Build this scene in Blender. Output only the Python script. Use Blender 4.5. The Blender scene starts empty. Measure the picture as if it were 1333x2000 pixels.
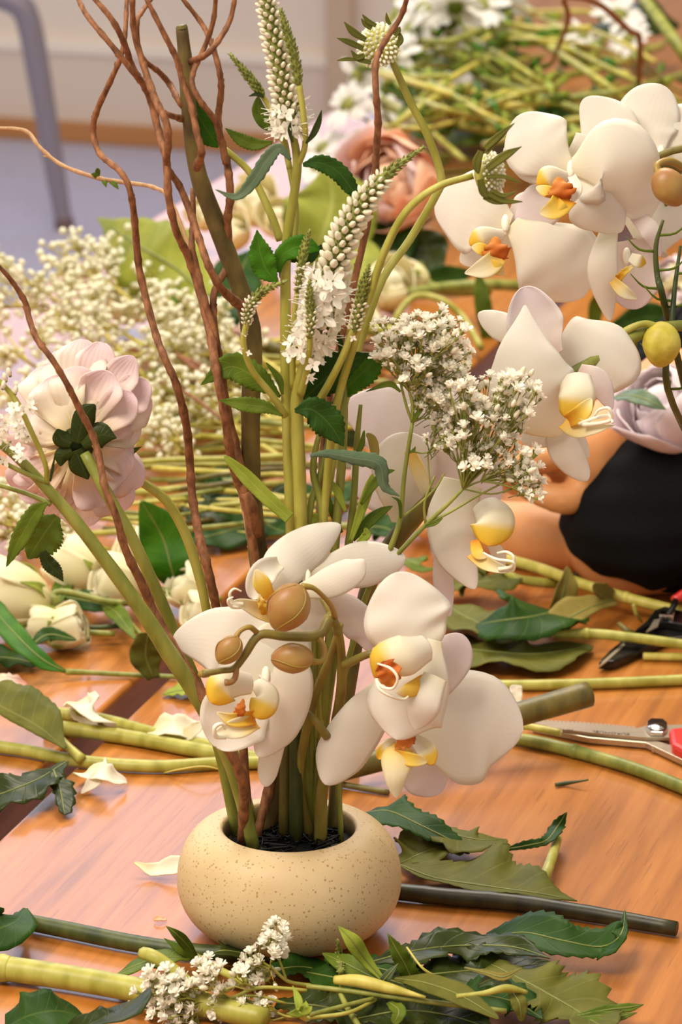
import bpy, math, random
from mathutils import Vector, Matrix, Quaternion
random.seed(7)
SC = bpy.context.scene
COL = SC.collection
PI = math.pi
# ------------------------------------------------------------------ camera, world, exposure
FPX = 7000.0
PITCH = math.radians(17.2)
CAM = Vector((0.0299, -1.9176, 0.8484))
FW = Vector((0, math.cos(PITCH), -math.sin(PITCH)))
UPV = Vector((0, math.sin(PITCH), math.cos(PITCH)))
cd = bpy.data.cameras.new('camera')
cam = bpy.data.objects.new('camera', cd); COL.objects.link(cam)
cam.location = CAM
cam.rotation_euler = (PI / 2 - PITCH, 0, 0)
cd.sensor_fit = 'VERTICAL'; cd.sensor_height = 36.0; cd.sensor_width = 24.0
cd.lens = FPX / 2000 * 36.0
cd.clip_start = 0.05; cd.clip_end = 60
cd.dof.use_dof = True; cd.dof.focus_distance = 2.06; cd.dof.aperture_fstop = 16.0
SC.camera = cam
w = bpy.data.worlds.new('world'); SC.world = w; w.use_nodes = True
bg = w.node_tree.nodes['Background']
bg.inputs[0].default_value = (1.0, 0.93, 0.80, 1); bg.inputs[1].default_value = 0.68
SC.view_settings.view_transform = 'Standard'; SC.view_settings.look = 'None'
SC.view_settings.gamma = 1.0; SC.view_settings.exposure = 0.0
SC.view_settings.use_curve_mapping = False

def area(name, loc, rot, sx, sy, power, color):
    l = bpy.data.lights.new(name, 'AREA'); l.shape = 'RECTANGLE'; l.size = sx; l.size_y = sy
    l.energy = power; l.color = color
    o = bpy.data.objects.new(name, l); COL.objects.link(o); o.location = loc; o.rotation_euler = rot
    return o
# added unseen key light, above and a little in front of the table
area('overhead_key_light', (-0.9, -0.9, 2.0), (math.radians(-22), math.radians(-22), 0), 1.2, 1.2, 80, (1.0, 0.91, 0.76))

area('far_fill_light', (0.1, 1.7, 2.2), (math.radians(-8), 0, 0), 1.4, 1.4, 80, (1.0, 0.92, 0.80))  # unseen fill light, added to brighten the far end of the table

# ------------------------------------------------------------------ pixel helpers (photo frame 1333 x 2000)
def ray(x, y):
    return FW + Vector((1, 0, 0)) * ((x - 666.5) / FPX) - UPV * ((y - 1000) / FPX)
def P(x, y, Y=0.0):
    r = ray(x, y); return CAM + r * ((Y - CAM.y) / r.y)
def T(x, y, z=0.0):
    r = ray(x, y); return CAM + r * ((z - CAM.z) / r.z)
def PL(pts, Y=0.0):
    return [P(q[0], q[1], q[2] if len(q) > 2 else Y) for q in pts]
def TL(pts, z=0.0):
    return [T(q[0], q[1], q[2] if len(q) > 2 else z) for q in pts]
def pxm(p):
    return (p - CAM).dot(FW) / FPX
def proj(p):
    d = p - CAM; z = d.dot(FW)
    return (666.5 + FPX * d.x / z, 1000 - FPX * d.dot(UPV) / z)

# ------------------------------------------------------------------ materials
def lin(c):
    out = []
    for v in c[:3]:
        v /= 255.0
        out.append(v / 12.92 if v <= 0.04045 else ((v + 0.055) / 1.055) ** 2.4)
    return (out[0], out[1], out[2], 1)
MATS = {}
class NT:
    def __init__(s, name):
        s.m = bpy.data.materials.new(name); s.m.use_nodes = True
        s.t = s.m.node_tree; s.n = s.t.nodes; s.b = s.n['Principled BSDF']; s.out = s.n['Material Output']
        MATS[name] = s.m
    def add(s, typ, **k):
        n = s.n.new(typ)
        for a, v in k.items():
            if a.startswith('i_'):
                n.inputs[int(a[2:]) if a[2:].isdigit() else a[2:].replace('_', ' ')].default_value = v
            else: setattr(n, a, v)
        return n
    def link(s, a, b): s.t.links.new(a, b)
    def coords(s, kind='Object', scale=(1, 1, 1)):
        tc = s.add('ShaderNodeTexCoord'); mp = s.add('ShaderNodeMapping')
        mp.inputs['Scale'].default_value = scale
        s.link(tc.outputs[kind], mp.inputs['Vector']); return mp.outputs[0]
    def noise(s, vec, scale, detail=3, rough=.5):
        n = s.add('ShaderNodeTexNoise'); n.inputs['Scale'].default_value = scale
        n.inputs['Detail'].default_value = detail; n.inputs['Roughness'].default_value = rough
        s.link(vec, n.inputs['Vector']); return n.outputs[0]
    def ramp(s, fac, stops):
        r = s.add('ShaderNodeValToRGB'); e = r.color_ramp.elements
        while len(e) < len(stops): e.new(0.5)
        for i, (p, c) in enumerate(stops):
            e[i].position = p; e[i].color = c if len(c) == 4 and max(c) <= 1 else lin(c)
        s.link(fac, r.inputs[0]); return r.outputs[0]
    def math(s, op, a, b=None, c=None):
        n = s.add('ShaderNodeMath', operation=op)
        for i, v in enumerate((a, b, c)):
            if v is None: continue
            if isinstance(v, (int, float)): n.inputs[i].default_value = v
            else: s.link(v, n.inputs[i])
        return n.outputs[0]
    def mix(s, fac, a, b):
        n = s.add('ShaderNodeMix', data_type='RGBA')
        if isinstance(fac, (int, float)): n.inputs[0].default_value = fac
        else: s.link(fac, n.inputs[0])
        for i, v in ((6, a), (7, b)):
            if isinstance(v, tuple): n.inputs[i].default_value = v
            else: s.link(v, n.inputs[i])
        return n.outputs[2]
    def bump(s, h, strength=.3, dist=.001):
        b = s.add('ShaderNodeBump'); b.inputs['Strength'].default_value = strength
        b.inputs['Distance'].default_value = dist
        s.link(h, b.inputs['Height']); s.link(b.outputs[0], s.b.inputs['Normal'])
    def set(s, color=None, rough=.5, spec=None, metal=0, coat=0, coatr=.1, sss=0, trans=0):
        if color is not None:
            if isinstance(color, tuple): s.b.inputs['Base Color'].default_value = color
            else: s.link(color, s.b.inputs['Base Color'])
        s.b.inputs['Roughness'].default_value = rough
        s.b.inputs['Metallic'].default_value = metal
        if spec is not None: s.b.inputs['Specular IOR Level'].default_value = spec
        s.b.inputs['Coat Weight'].default_value = coat; s.b.inputs['Coat Roughness'].default_value = coatr
        if trans:
            tr = s.add('ShaderNodeBsdfTranslucent'); mx = s.add('ShaderNodeMixShader')
            mx.inputs[0].default_value = trans
            if isinstance(color, tuple): tr.inputs[0].default_value = color
            else: s.link(color, tr.inputs[0])
            s.link(s.b.outputs[0], mx.inputs[1]); s.link(tr.outputs[0], mx.inputs[2])
            s.link(mx.outputs[0], s.out.inputs[0])
        return s.m

def speckmat(name, c1, c2, scale=80, rough=.55, stretch=(1, 1, 1), bump=.2, spec=.4, trans=0, lo=.35, hi=.65, **k):
    s = NT(name); v = s.coords('Object', stretch); n = s.noise(v, scale, 4)
    c = s.ramp(n, [(lo, c1), (hi, c2)]); s.set(c, rough, spec, trans=trans, **k)
    if bump: s.bump(n, bump, .001)
    return s.m

def leafmat(name, c1, c2, vein, rough=.5, nv=9, trans=.14, spec=.16, veinw=.09):
    s = NT(name); tc = s.add('ShaderNodeTexCoord'); sp = s.add('ShaderNodeSeparateXYZ')
    s.link(tc.outputs['UV'], sp.inputs[0]); u, v = sp.outputs[0], sp.outputs[1]
    a = s.math('MULTIPLY', s.math('ABSOLUTE', s.math('SUBTRACT', v, .5)), 2.0)
    mid = s.math('LESS_THAN', a, .045)
    fr = s.math('FRACT', s.math('MULTIPLY', s.math('SUBTRACT', u, s.math('MULTIPLY', s.math('POWER', a, .8), .16)), float(nv)))
    lat = s.math('SUBTRACT', 1.0, s.math('MINIMUM', s.math('DIVIDE', s.math('ABSOLUTE', s.math('SUBTRACT', fr, .5)), veinw), 1.0))
    lat = s.math('MULTIPLY', lat, .55)
    vf = s.math('MAXIMUM', mid, lat)
    n = s.noise(s.coords('Object'), 45, 4)
    base = s.ramp(n, [(.3, c1), (.7, c2)])
    col = s.mix(s.math('MULTIPLY', vf, .4), base, lin(vein))
    s.set(col, rough, spec, trans=trans); s.bump(s.math('ADD', s.math('MULTIPLY', n, .4), s.math('MULTIPLY', vf, -.5)), .35, .0012)
    return s.m

def petalmat(name, stops, rough=.55, trans=.3, ribs=22, bump=.03, noise=None):
    s = NT(name); tc = s.add('ShaderNodeTexCoord'); sp = s.add('ShaderNodeSeparateXYZ')
    s.link(tc.outputs['UV'], sp.inputs[0]); u, v = sp.outputs[0], sp.outputs[1]
    n = s.noise(s.coords('Object'), 60, 3)
    uu = s.math('ADD', u, s.math('MULTIPLY', s.math('SUBTRACT', n, .5), noise or .12))
    col = s.ramp(uu, stops); s.set(col, rough, .3, trans=trans)
    r = s.math('SINE', s.math('MULTIPLY', s.math('ADD', v, s.math('MULTIPLY', n, .12)), ribs * PI))
    s.bump(s.math('ADD', r, s.math('MULTIPLY', n, 1.5)), bump, .0008)
    return s.m

# flowers
W = (236, 228, 214)
petalmat('orchid_white', [(0, (238, 230, 205)), (.25, W), (1, (238, 231, 222))])
petalmat('orchid_blush', [(0, (226, 205, 196)), (.4, (232, 220, 214)), (1, (232, 218, 222))])
petalmat('lip_hood', [(0, W), (.55, (240, 230, 200)), (.70, (238, 206, 84)), (.92, (234, 190, 52)), (1, (230, 170, 56))], noise=.08, ribs=6)
petalmat('lip_yellow', [(0, (222, 140, 44)), (.22, (234, 186, 56)), (.6, (240, 210, 96)), (1, (242, 230, 190))], noise=.2, ribs=10)
petalmat('lip_tongue', [(0, (234, 190, 80)), (.3, (240, 218, 150)), (.6, (242, 232, 200)), (1, (240, 232, 206))], noise=.1, ribs=8)
petalmat('lip_orange', [(0, (184, 82, 30)), (.4, (218, 122, 48)), (1, (232, 160, 76))], noise=.6, ribs=12)
speckmat('tendril_white', (238, 230, 205), (244, 238, 220), 50, .5, bump=0)
petalmat('dahlia_pink', [(0, (232, 200, 96)), (.22, (238, 214, 168)), (.5, (238, 212, 200)), (1, (232, 206, 212))], ribs=16, bump=.1, noise=.2)
petalmat('dahlia_cream', [(0, (236, 210, 130)), (.3, (240, 222, 190)), (.7, (240, 226, 212)), (1, (238, 214, 216))], ribs=16, bump=.1, noise=.2)
petalmat('dahlia_lilac', [(0, (240, 222, 222)), (.5, (238, 218, 226)), (1, (244, 232, 236))], ribs=10)
petalmat('rose_cream', [(0, (214, 206, 130)), (.3, (240, 230, 172)), (1, (248, 240, 208))], ribs=6, noise=.2)
petalmat('peach_petal', [(0, (252, 170, 118)), (.5, (254, 196, 154)), (1, (254, 214, 184))], ribs=8, noise=.3)
petalmat('peach_pale', [(0, (250, 196, 160)), (.5, (250, 214, 200)), (1, (248, 224, 222))], ribs=8, noise=.3)
petalmat('fallen_petal', [(0, (238, 228, 180)), (.4, (244, 236, 212)), (1, (246, 238, 222))], ribs=10, bump=.06)
petalmat('fallen_pink', [(0, (240, 228, 196)), (.5, (238, 216, 200)), (1, (224, 158, 140))], ribs=10, bump=.3)
petalmat('daisy_white', [(0, (232, 228, 216)), (1, (240, 238, 236))], ribs=4)
speckmat('floret_white', (250, 244, 226), (254, 250, 240), 300, .6, bump=0, trans=.3)
speckmat('floret_cream', (240, 234, 200), (248, 244, 222), 200, .6, bump=0, trans=.2)
speckmat('bud_white', (232, 222, 190), (244, 236, 214), 300, .5, bump=0, trans=.15)
speckmat('bud_green', (96, 104, 40), (142, 146, 66), 300, .6, bump=.3)
speckmat('calyx_green', (112, 118, 44), (156, 152, 74), 300, .55, bump=0, trans=.15)
speckmat('orchid_bud', (154, 100, 62), (164, 132, 66), 60, .4, bump=.1, lo=.3, hi=.7)
speckmat('orchid_bud_olive', (158, 118, 56), (150, 128, 50), 60, .4, bump=.1)
speckmat('red_tip', (160, 34, 22), (188, 52, 30), 200, .4, bump=0)
speckmat('bud_yellow', (176, 160, 50), (208, 192, 84), 90, .45, bump=.1)
# stems and bark
speckmat('willow_bark', (92, 52, 26), (158, 104, 66), 260, .65, (1, 1, .5), .9, lo=.3, hi=.7)
speckmat('willow_pale', (160, 116, 76), (188, 148, 106), 200, .6, (1, 1, .4), .4)
speckmat('branch_bark', (64, 50, 24), (128, 108, 54), 60, .62, (1, 1, .5), .6)
speckmat('stem_light', (152, 146, 52), (184, 178, 86), 90, .42, (1, 1, .3), .12, trans=.08)
speckmat('stem_mid', (112, 118, 42), (150, 150, 70), 90, .45, (1, 1, .3), .15)
speckmat('stem_yellow', (172, 160, 62), (206, 190, 96), 90, .45, (1, 1, .3), .12)
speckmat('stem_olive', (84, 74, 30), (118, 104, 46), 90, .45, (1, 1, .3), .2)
speckmat('stem_dark', (34, 30, 16), (58, 54, 26), 90, .42, (1, 1, .3), .2)
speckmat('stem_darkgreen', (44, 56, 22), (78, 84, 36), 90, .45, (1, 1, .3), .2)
speckmat('spray_stem', (112, 96, 40), (136, 122, 52), 90, .42, (1, 1, .3), .15)
speckmat('leaf_rib', (110, 118, 52), (128, 132, 66), 90, .5, bump=0)
speckmat('cut_end', (206, 192, 126), (226, 214, 158), 300, .7, bump=.2)
# leaves
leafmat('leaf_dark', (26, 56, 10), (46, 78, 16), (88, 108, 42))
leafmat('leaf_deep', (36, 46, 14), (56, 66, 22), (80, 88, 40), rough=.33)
leafmat('leaf_green', (40, 92, 10), (70, 118, 20), (112, 140, 46))
leafmat('leaf_mid', (70, 92, 20), (102, 118, 32), (132, 138, 56))
leafmat('leaf_olive', (82, 84, 28), (108, 106, 40), (140, 134, 74), rough=.6)
leafmat('leaf_light', (132, 146, 44), (160, 170, 66), (186, 188, 106), rough=.5)
leafmat('leaf_pale', (124, 130, 40), (150, 152, 58), (184, 182, 104), rough=.6, nv=6, veinw=.06)
leafmat('leaf_grey', (78, 98, 72), (104, 122, 92), (140, 150, 122), rough=.38)
leafmat('leaf_dry', (122, 108, 46), (150, 132, 66), (160, 140, 84), rough=.7)
# room and things
def vase_mat():
    s = NT('speckled_ceramic'); v = s.coords('Object')
    vo = s.add('ShaderNodeTexVoronoi', i_Scale=760.0); s.link(v, vo.inputs['Vector'])
    rnd = s.add('ShaderNodeSeparateColor'); s.link(vo.outputs['Color'], rnd.inputs[0])
    thr = s.math('MULTIPLY', s.math('POWER', rnd.outputs[0], 3.0), .62)
    big = s.noise(v, 38, 3); gate = s.math('GREATER_THAN', s.math('ADD', s.math('MULTIPLY', rnd.outputs[1], .7), s.math('MULTIPLY', big, .6)), .66)
    dot = s.math('MULTIPLY', s.math('LESS_THAN', vo.outputs['Distance'], thr), gate)
    base = s.ramp(s.noise(v, 22, 4), [(.3, (198, 170, 126)), (.7, (210, 184, 142))])
    col = s.mix(s.math('MULTIPLY', dot, .6), base, lin((132, 92, 44)))
    s.set(col, .5, .35); s.bump(s.math('ADD', s.noise(v, 700, 2), s.math('MULTIPLY', dot, -1.0)), .16, .0006)
vase_mat()
speckmat('black_wire', (10, 11, 11), (20, 22, 20), 90, .4, bump=0, spec=.2)
speckmat('dark_moss', (8, 9, 8), (20, 20, 16), 90, .6, bump=.5)
def wood_mat():
    s = NT('table_wood')
    v = s.coords('Object', (1, .055, 1)); n = s.noise(v, 95, 5, .6); n2 = s.noise(s.coords('Object', (1, .12, 1)), 9, 3)
    f = s.math('ADD', s.math('MULTIPLY', n, .65), s.math('MULTIPLY', n2, .35))
    col = s.ramp(f, [(.32, (138, 80, 26)), (.5, (172, 104, 38)), (.68, (194, 124, 54))])
    pores = s.noise(s.coords('Object', (1, .035, 1)), 420, 2)
    pm = s.math('GREATER_THAN', pores, .66)
    col = s.mix(s.math('MULTIPLY', pm, .32), col, lin((112, 58, 26)))
    s.set(col, .45, .2, coat=.8, coatr=.17)
    s.bump(s.math('ADD', s.math('MULTIPLY', n, .3), s.math('MULTIPLY', pm, -.4)), .1, .0006)
wood_mat()
speckmat('table_side', (120, 58, 26), (150, 80, 38), 30, .5, (1, .1, 1), .1)
speckmat('carpet', (172, 166, 186), (196, 190, 210), 260, .95, bump=.6, spec=.1)
speckmat('wall_paint', (234, 218, 206), (240, 225, 213), 3, .8, bump=.02)
speckmat('wall_paint_lower', (224, 206, 194), (230, 213, 201), 3, .8, bump=.02)
speckmat('wall_brown', (122, 96, 74), (134, 106, 84), 3, .8, bump=.02)
speckmat('dado', (246, 232, 218), (250, 238, 226), 3, .7, bump=0)
speckmat('wood_base', (182, 122, 74), (196, 136, 86), 12, .6, (.1, 1, 1), .05)
speckmat('jamb', (196, 170, 148), (204, 178, 156), 6, .7, bump=0)
s = NT('leg_metal'); s.set(lin((150, 140, 150)), .45, metal=.35)
s = NT('rubber_foot'); s.set(lin((120, 96, 96)), .8)
s = NT('chrome'); s.set(lin((225, 220, 214)), .12, metal=1)
s = NT('steel'); nn = s.noise(s.coords('Object', (1, 30, 30)), 40, 3); s.set(s.ramp(nn, [(.3, (176, 160, 138)), (.7, (200, 184, 160))]), .32, metal=.75)
s = NT('dark_steel'); nn = s.noise(s.coords('Object'), 90, 3); s.set(s.ramp(nn, [(.3, (34, 32, 32)), (.7, (58, 54, 52))]), .3, metal=.8)
s = NT('red_plastic'); s.set(lin((214, 40, 30)), .35, coat=.3)
s = NT('engraving'); s.set(lin((70, 54, 40)), .6)
def skinmat(name, c1, c2):
    s = NT(name); n = s.noise(s.coords('Object'), 40, 4); fr = s.noise(s.coords('Object'), 420, 2)
    c = s.ramp(n, [(.3, c1), (.7, c2)]); c = s.mix(s.math('MULTIPLY', s.math('GREATER_THAN', fr, .68), .25), c, lin((150, 84, 44)))
    s.set(c, .5, .4); s.b.inputs['Subsurface Weight'].default_value = .12; s.b.inputs['Subsurface Radius'].default_value = (.008, .003, .0015)
    s.bump(fr, .08, .0005)
skinmat('skin', (204, 138, 84), (214, 152, 98))
s = NT('black_fabric'); nn = s.noise(s.coords('Object'), 900, 2); s.set(s.ramp(nn, [(.3, (9, 9, 10)), (.7, (17, 17, 18))]), .9, .15); s.bump(nn, .3, .001)
s = NT('window_daylight')
em = s.add('ShaderNodeEmission'); em.inputs[0].default_value = (.70, .78, 1.0, 1); em.inputs[1].default_value = 2.5
s.link(em.outputs[0], s.out.inputs[0])
s = NT('window_white'); s.set(lin((225, 222, 216)), .5)

# ------------------------------------------------------------------ object helpers
ORG = {}
def M(n): return MATS[n]
def newobj(name, mesh, parent, origin):
    o = bpy.data.objects.new(name, mesh); COL.objects.link(o)
    if parent is not None:
        o.parent = parent; o.location = origin - ORG[parent.name]
    else: o.location = origin
    ORG[o.name] = origin.copy(); return o
def tag(o, label, cat, group=None, kind=None):
    if label: o['label'] = label
    if cat: o['category'] = cat
    if group: o['group'] = group
    if kind: o['kind'] = kind
    return o
def thing(name, label, cat, origin, group=None):
    return tag(newobj(name, None, None, origin), label, cat, group)
class MB:
    def __init__(s): s.v = []; s.f = []; s.mi = []; s.uv = []
    def add(s, vs, fs, mi=0, uvs=None):
        b = len(s.v); s.v += vs
        s.f += [tuple(i + b for i in f) for f in fs]; s.mi += [mi] * len(fs)
        s.uv += uvs if uvs else [(0, .5)] * len(vs)
    def build(s, name, mats, parent=None, origin=None, smooth=True, thick=0):
        if origin is None: origin = ORG[parent.name] if parent is not None else sum(s.v, Vector()) / len(s.v)
        me = bpy.data.meshes.new(name)
        me.from_pydata([tuple(v - origin) for v in s.v], [], s.f)
        for m in (mats if isinstance(mats, (list, tuple)) else [mats]): me.materials.append(M(m))
        me.polygons.foreach_set('material_index', s.mi)
        me.polygons.foreach_set('use_smooth', [smooth] * len(s.f))
        ul = me.uv_layers.new(name='UVMap')
        flat = []
        for f in s.f:
            for i in f: flat += s.uv[i]
        ul.data.foreach_set('uv', flat)
        me.update()
        o = newobj(name, me, parent, origin)
        if thick:
            md = o.modifiers.new('thickness', 'SOLIDIFY'); md.thickness = thick; md.offset = 0
        return o
def cat1(a, b, c, d, t):
    return .5 * ((2 * b) + (c - a) * t + (2 * a - 5 * b + 4 * c - d) * t * t + (3 * b - a - 3 * c + d) * t ** 3)
def curve(pts, t):
    n = len(pts) - 1
    x = min(max(t, 0), 1) * n; i = min(int(x), n - 1); u = x - i
    if n == 1: return pts[0] + (pts[1] - pts[0]) * u
    g = lambda k: pts[min(max(k, 0), n)]
    a = g(i - 1) if i > 0 else pts[0] * 2 - pts[1]
    d = g(i + 2) if i + 2 <= n else pts[n] * 2 - pts[n - 1]
    return cat1(a, g(i), g(i + 1), d, u)
def interp(vals, t):
    if not isinstance(vals, (list, tuple)): return vals
    n = len(vals) - 1
    if n == 0: return vals[0]
    x = min(max(t, 0), 1) * n; i = min(int(x), n - 1); u = x - i
    g = lambda k: vals[min(max(k, 0), n)]
    r = cat1(g(i - 1), g(i), g(i + 1), g(i + 2), u)
    lo, hi = min(vals), max(vals)
    return max(lo, min(r, hi + (hi - lo) * .15))
def tube_into(mb, pts, r, sides=8, seg=5, rm=False, mi=0, knots=0, closed=True):
    n = max(2, (len(pts) - 1) * seg); c = [curve(pts, i / n) for i in range(n + 1)]
    tang = [(c[min(i + 1, n)] - c[max(i - 1, 0)]).normalized() for i in range(n + 1)]
    t0 = tang[0]; a = t0.orthogonal().normalized()
    vs = []; uv = []
    ph = random.random() * 6
    for i in range(n + 1):
        if i:
            q = tang[i - 1].rotation_difference(tang[i]); a = q @ a
        a = (a - tang[i] * a.dot(tang[i])).normalized(); b = tang[i].cross(a)
        rr = interp(r, i / n) * (1 if rm else pxm(c[i]))
        if knots: rr *= 1 + knots * (max(0, math.sin(i * 1.7 + ph)) ** 3)
        for k in range(sides):
            an = 2 * PI * k / sides
            vs.append(c[i] + (a * math.cos(an) + b * math.sin(an)) * rr); uv.append((i / n, k / sides))
    fs = []
    for i in range(n):
        for k in range(sides):
            k2 = (k + 1) % sides
            fs.append((i * sides + k, i * sides + k2, (i + 1) * sides + k2, (i + 1) * sides + k))
    if closed:
        fs.append(tuple(reversed(range(sides)))); fs.append(tuple(n * sides + k for k in range(sides)))
    mb.add(vs, fs, mi, uv)
def tube(name, pts, r, mat, parent=None, sides=8, seg=5, rm=False, knots=0, origin=None):
    mb = MB(); tube_into(mb, pts, r, sides, seg, rm, 0, knots)
    return mb.build(name, mat, parent, origin if origin is not None else (ORG[parent.name] if parent is not None else pts[0]))
def blade_into(mb, pts, hw, N=None, tilt=0, cup=0, fold=0, serr=0, teeth=0, nu=18, nv=6, tip=.35, base=.0, wave=0, wn=3, mi=0, bow=0, meters=False):
    if serr: nu = max(nu, teeth * 3)
    vs = []; uv = []; vals = []; ph = random.random() * 6.28
    for i in range(nu + 1):
        s = i / nu; t = s * .12 + .88 * (.5 - .5 * math.cos(PI * s))
        if serr: t = s
        p = curve(pts, t); tg = (curve(pts, min(t + .02, 1)) - curve(pts, max(t - .02, 0))).normalized()
        n = (CAM - p).normalized() if N is None else N
        S = tg.cross(n)
        if S.length < 1e-4: S = tg.orthogonal()
        S.normalize()
        if tilt:
            S = Quaternion(tg, math.radians(interp(tilt, t))) @ S
        n2 = S.cross(tg).normalized()
        m = 1.0
        if tip and t > 1 - tip: m *= math.sqrt(max(0, 1 - ((t - 1 + tip) / tip) ** 2))
        if base and t < base: m *= math.sqrt(max(0, 1 - ((base - t) / base) ** 2))
        if meters: k = 1.0
        else:
            e = .001; a0 = proj(p); a1 = proj(p + S * e); a2 = proj(p + tg * e)
            sx, sy = (a1[0] - a0[0]) / e, (a1[1] - a0[1]) / e; tx, ty = a2[0] - a0[0], a2[1] - a0[1]
            tl = math.hypot(tx, ty) or 1; per = abs(sx * ty - sy * tx) / tl
            k = 1 / max(per, .42 / pxm(p))
        h = interp([q[0] if isinstance(q, tuple) else q for q in hw], t), interp([q[1] if isinstance(q, tuple) else q for q in hw], t)
        for j in range(nv + 1):
            v = -1 + 2 * j / nv
            wd = (h[0] if v < 0 else h[1]) * k * m
            ex = 1.0
            if serr and abs(v) > .99: ex = 1 + serr * (((t * teeth) % 1.0) - .3)
            c_ = interp(cup, t)
            off = c_ * wd * v * v + fold * wd * abs(v) + (wave * wd * abs(v) * math.sin(t * wn * 6.28 + ph + (2.1 if v > 0 else 0)))
            vs.append(p + S * (v * wd * ex) + n2 * off); uv.append((t, .5 + v * .5))
    fs = []
    for i in range(nu):
        for j in range(nv):
            a = i * (nv + 1) + j; fs.append((a, a + 1, a + nv + 2, a + nv + 1))
    mb.add(vs, fs, mi, uv)
def blade(name, pts, hw, mat, parent=None, thick=.0006, origin=None, **k):
    mb = MB(); blade_into(mb, pts, hw, **k)
    return mb.build(name, mat, parent, origin if origin is not None else (ORG[parent.name] if parent is not None else pts[0].copy()), thick=thick)
UP = Vector((0, 0, 1))
def ellipsoid_into(mb, c, ax, rl, rw, nl=10, ns=10, mi=0, point=0.0, ridge=0):
    z = ax.normalized(); x = z.orthogonal().normalized(); y = z.cross(x); vs = []; uv = []; fs = []
    for i in range(nl + 1):
        th = PI * i / nl; h = -math.cos(th); r = math.sin(th)
        r *= 1 - point * max(0, h) * .6
        for k in range(ns):
            a = 2 * PI * k / ns; rr = r * rw * (1 + ridge * math.cos(3 * a + h * .8))
            vs.append(c + z * (h * rl) + (x * math.cos(a) + y * math.sin(a)) * rr); uv.append((i / nl, k / ns))
    for i in range(nl):
        for k in range(ns):
            k2 = (k + 1) % ns; fs.append((i * ns + k, i * ns + k2, (i + 1) * ns + k2, (i + 1) * ns + k))
    mb.add(vs, fs, mi, uv)
def lathe_into(mb, prof, c, ns=64, mi=0):
    vs = []; fs = []; uv = []
    for i, (r, z) in enumerate(prof):
        for k in range(ns):
            a = 2 * PI * k / ns; vs.append(c + Vector((r * math.cos(a), r * math.sin(a), z))); uv.append((i / len(prof), k / ns))
    for i in range(len(prof) - 1):
        for k in range(ns):
            k2 = (k + 1) % ns; fs.append((i * ns + k, i * ns + k2, (i + 1) * ns + k2, (i + 1) * ns + k))
    mb.add(vs, fs, mi, uv)
def box_into(mb, lo, hi, mi=0):
    x0, y0, z0 = lo; x1, y1, z1 = hi
    vs = [Vector(q) for q in ((x0, y0, z0), (x1, y0, z0), (x1, y1, z0), (x0, y1, z0), (x0, y0, z1), (x1, y0, z1), (x1, y1, z1), (x0, y1, z1))]
    mb.add(vs, [(3, 2, 1, 0), (4, 5, 6, 7), (0, 1, 5, 4), (1, 2, 6, 5), (2, 3, 7, 6), (3, 0, 4, 7)], mi)
def box(name, lo, hi, mat, parent=None, bevel=0, origin=None):
    mb = MB(); box_into(mb, lo, hi)
    o = mb.build(name, mat, parent, origin, smooth=False)
    if bevel:
        b = o.modifiers.new('bevel', 'BEVEL'); b.width = bevel; b.segments = 2
    return o
def struct(o): o['kind'] = 'structure'; return o
def inst(name, mesh, parent, pos, axis=None, scale=1.0, spin=0.0):
    o = bpy.data.objects.new(name, mesh); COL.objects.link(o); o.parent = parent
    q = (axis.to_track_quat('Z', 'Y') if axis is not None else Quaternion()) @ Quaternion((0, 0, 1), spin)
    o.rotation_mode = 'QUATERNION'; o.rotation_quaternion = q
    o.location = pos - ORG[parent.name]
    o.scale = scale if isinstance(scale, tuple) else (scale,) * 3
    return o
def rnd(a, b): return random.uniform(a, b)
def rvec(): return Vector((rnd(-1, 1), rnd(-1, 1), rnd(-1, 1)))

# ------------------------------------------------------------------ the setting
FZ = -0.74
struct(box('floor', (-6, -4, FZ - .05), (8, 7, FZ), 'carpet'))
TD = math.radians(17.3)      # the table and the far wall share this heading
TDIR = Vector((math.sin(TD), math.cos(TD), 0)); TNRM = Vector((math.cos(TD), -math.sin(TD), 0))
WU = T(250, 280, FZ).dot(TDIR)
def wallpt(x, y):
    r = ray(x, y); p = CAM + r * ((WU - CAM.dot(TDIR)) / r.dot(TDIR)); return p.dot(TNRM), p.z
def wbox(name, lo, hi, mat, parent=None, bevel=0):
    o = box(name, lo, hi, mat, None, bevel, Vector((0, 0, 0)))
    if parent is None: o.rotation_euler = (0, 0, -TD); o['kind'] = 'structure'
    else: o.parent = parent
    return o
zl, zu = wallpt(300, 112)[1], wallpt(300, 86)[1]
wbox('wall_back', (-7, WU, FZ), (7, WU + .2, .45), 'wall_paint')
wbox('wall_upper', (-7, WU, 3.9), (7, WU + .2, 4.6), 'wall_paint')
wbox('trim_1', (-7, WU - .012, FZ), (7, WU - .0005, zl), 'wall_paint_lower')
wbox('trim_2', (-7, WU - .022, zl), (7, WU - .0005, zu), 'dado', bevel=.004)
wbox('baseboard_back', (-7, WU - .035, FZ), (7, WU - .013, FZ + .046), 'wood_base', bevel=.004)
wbox('trim_3', (wallpt(655, 100)[0], WU - .07, FZ), (wallpt(702, 100)[0], WU - .023, .45), 'jamb', bevel=.005)
x = -7.45
wbox('wall_right', (-1.45, WU, .45), (7, WU + .2, 3.9), 'wall_brown')
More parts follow.
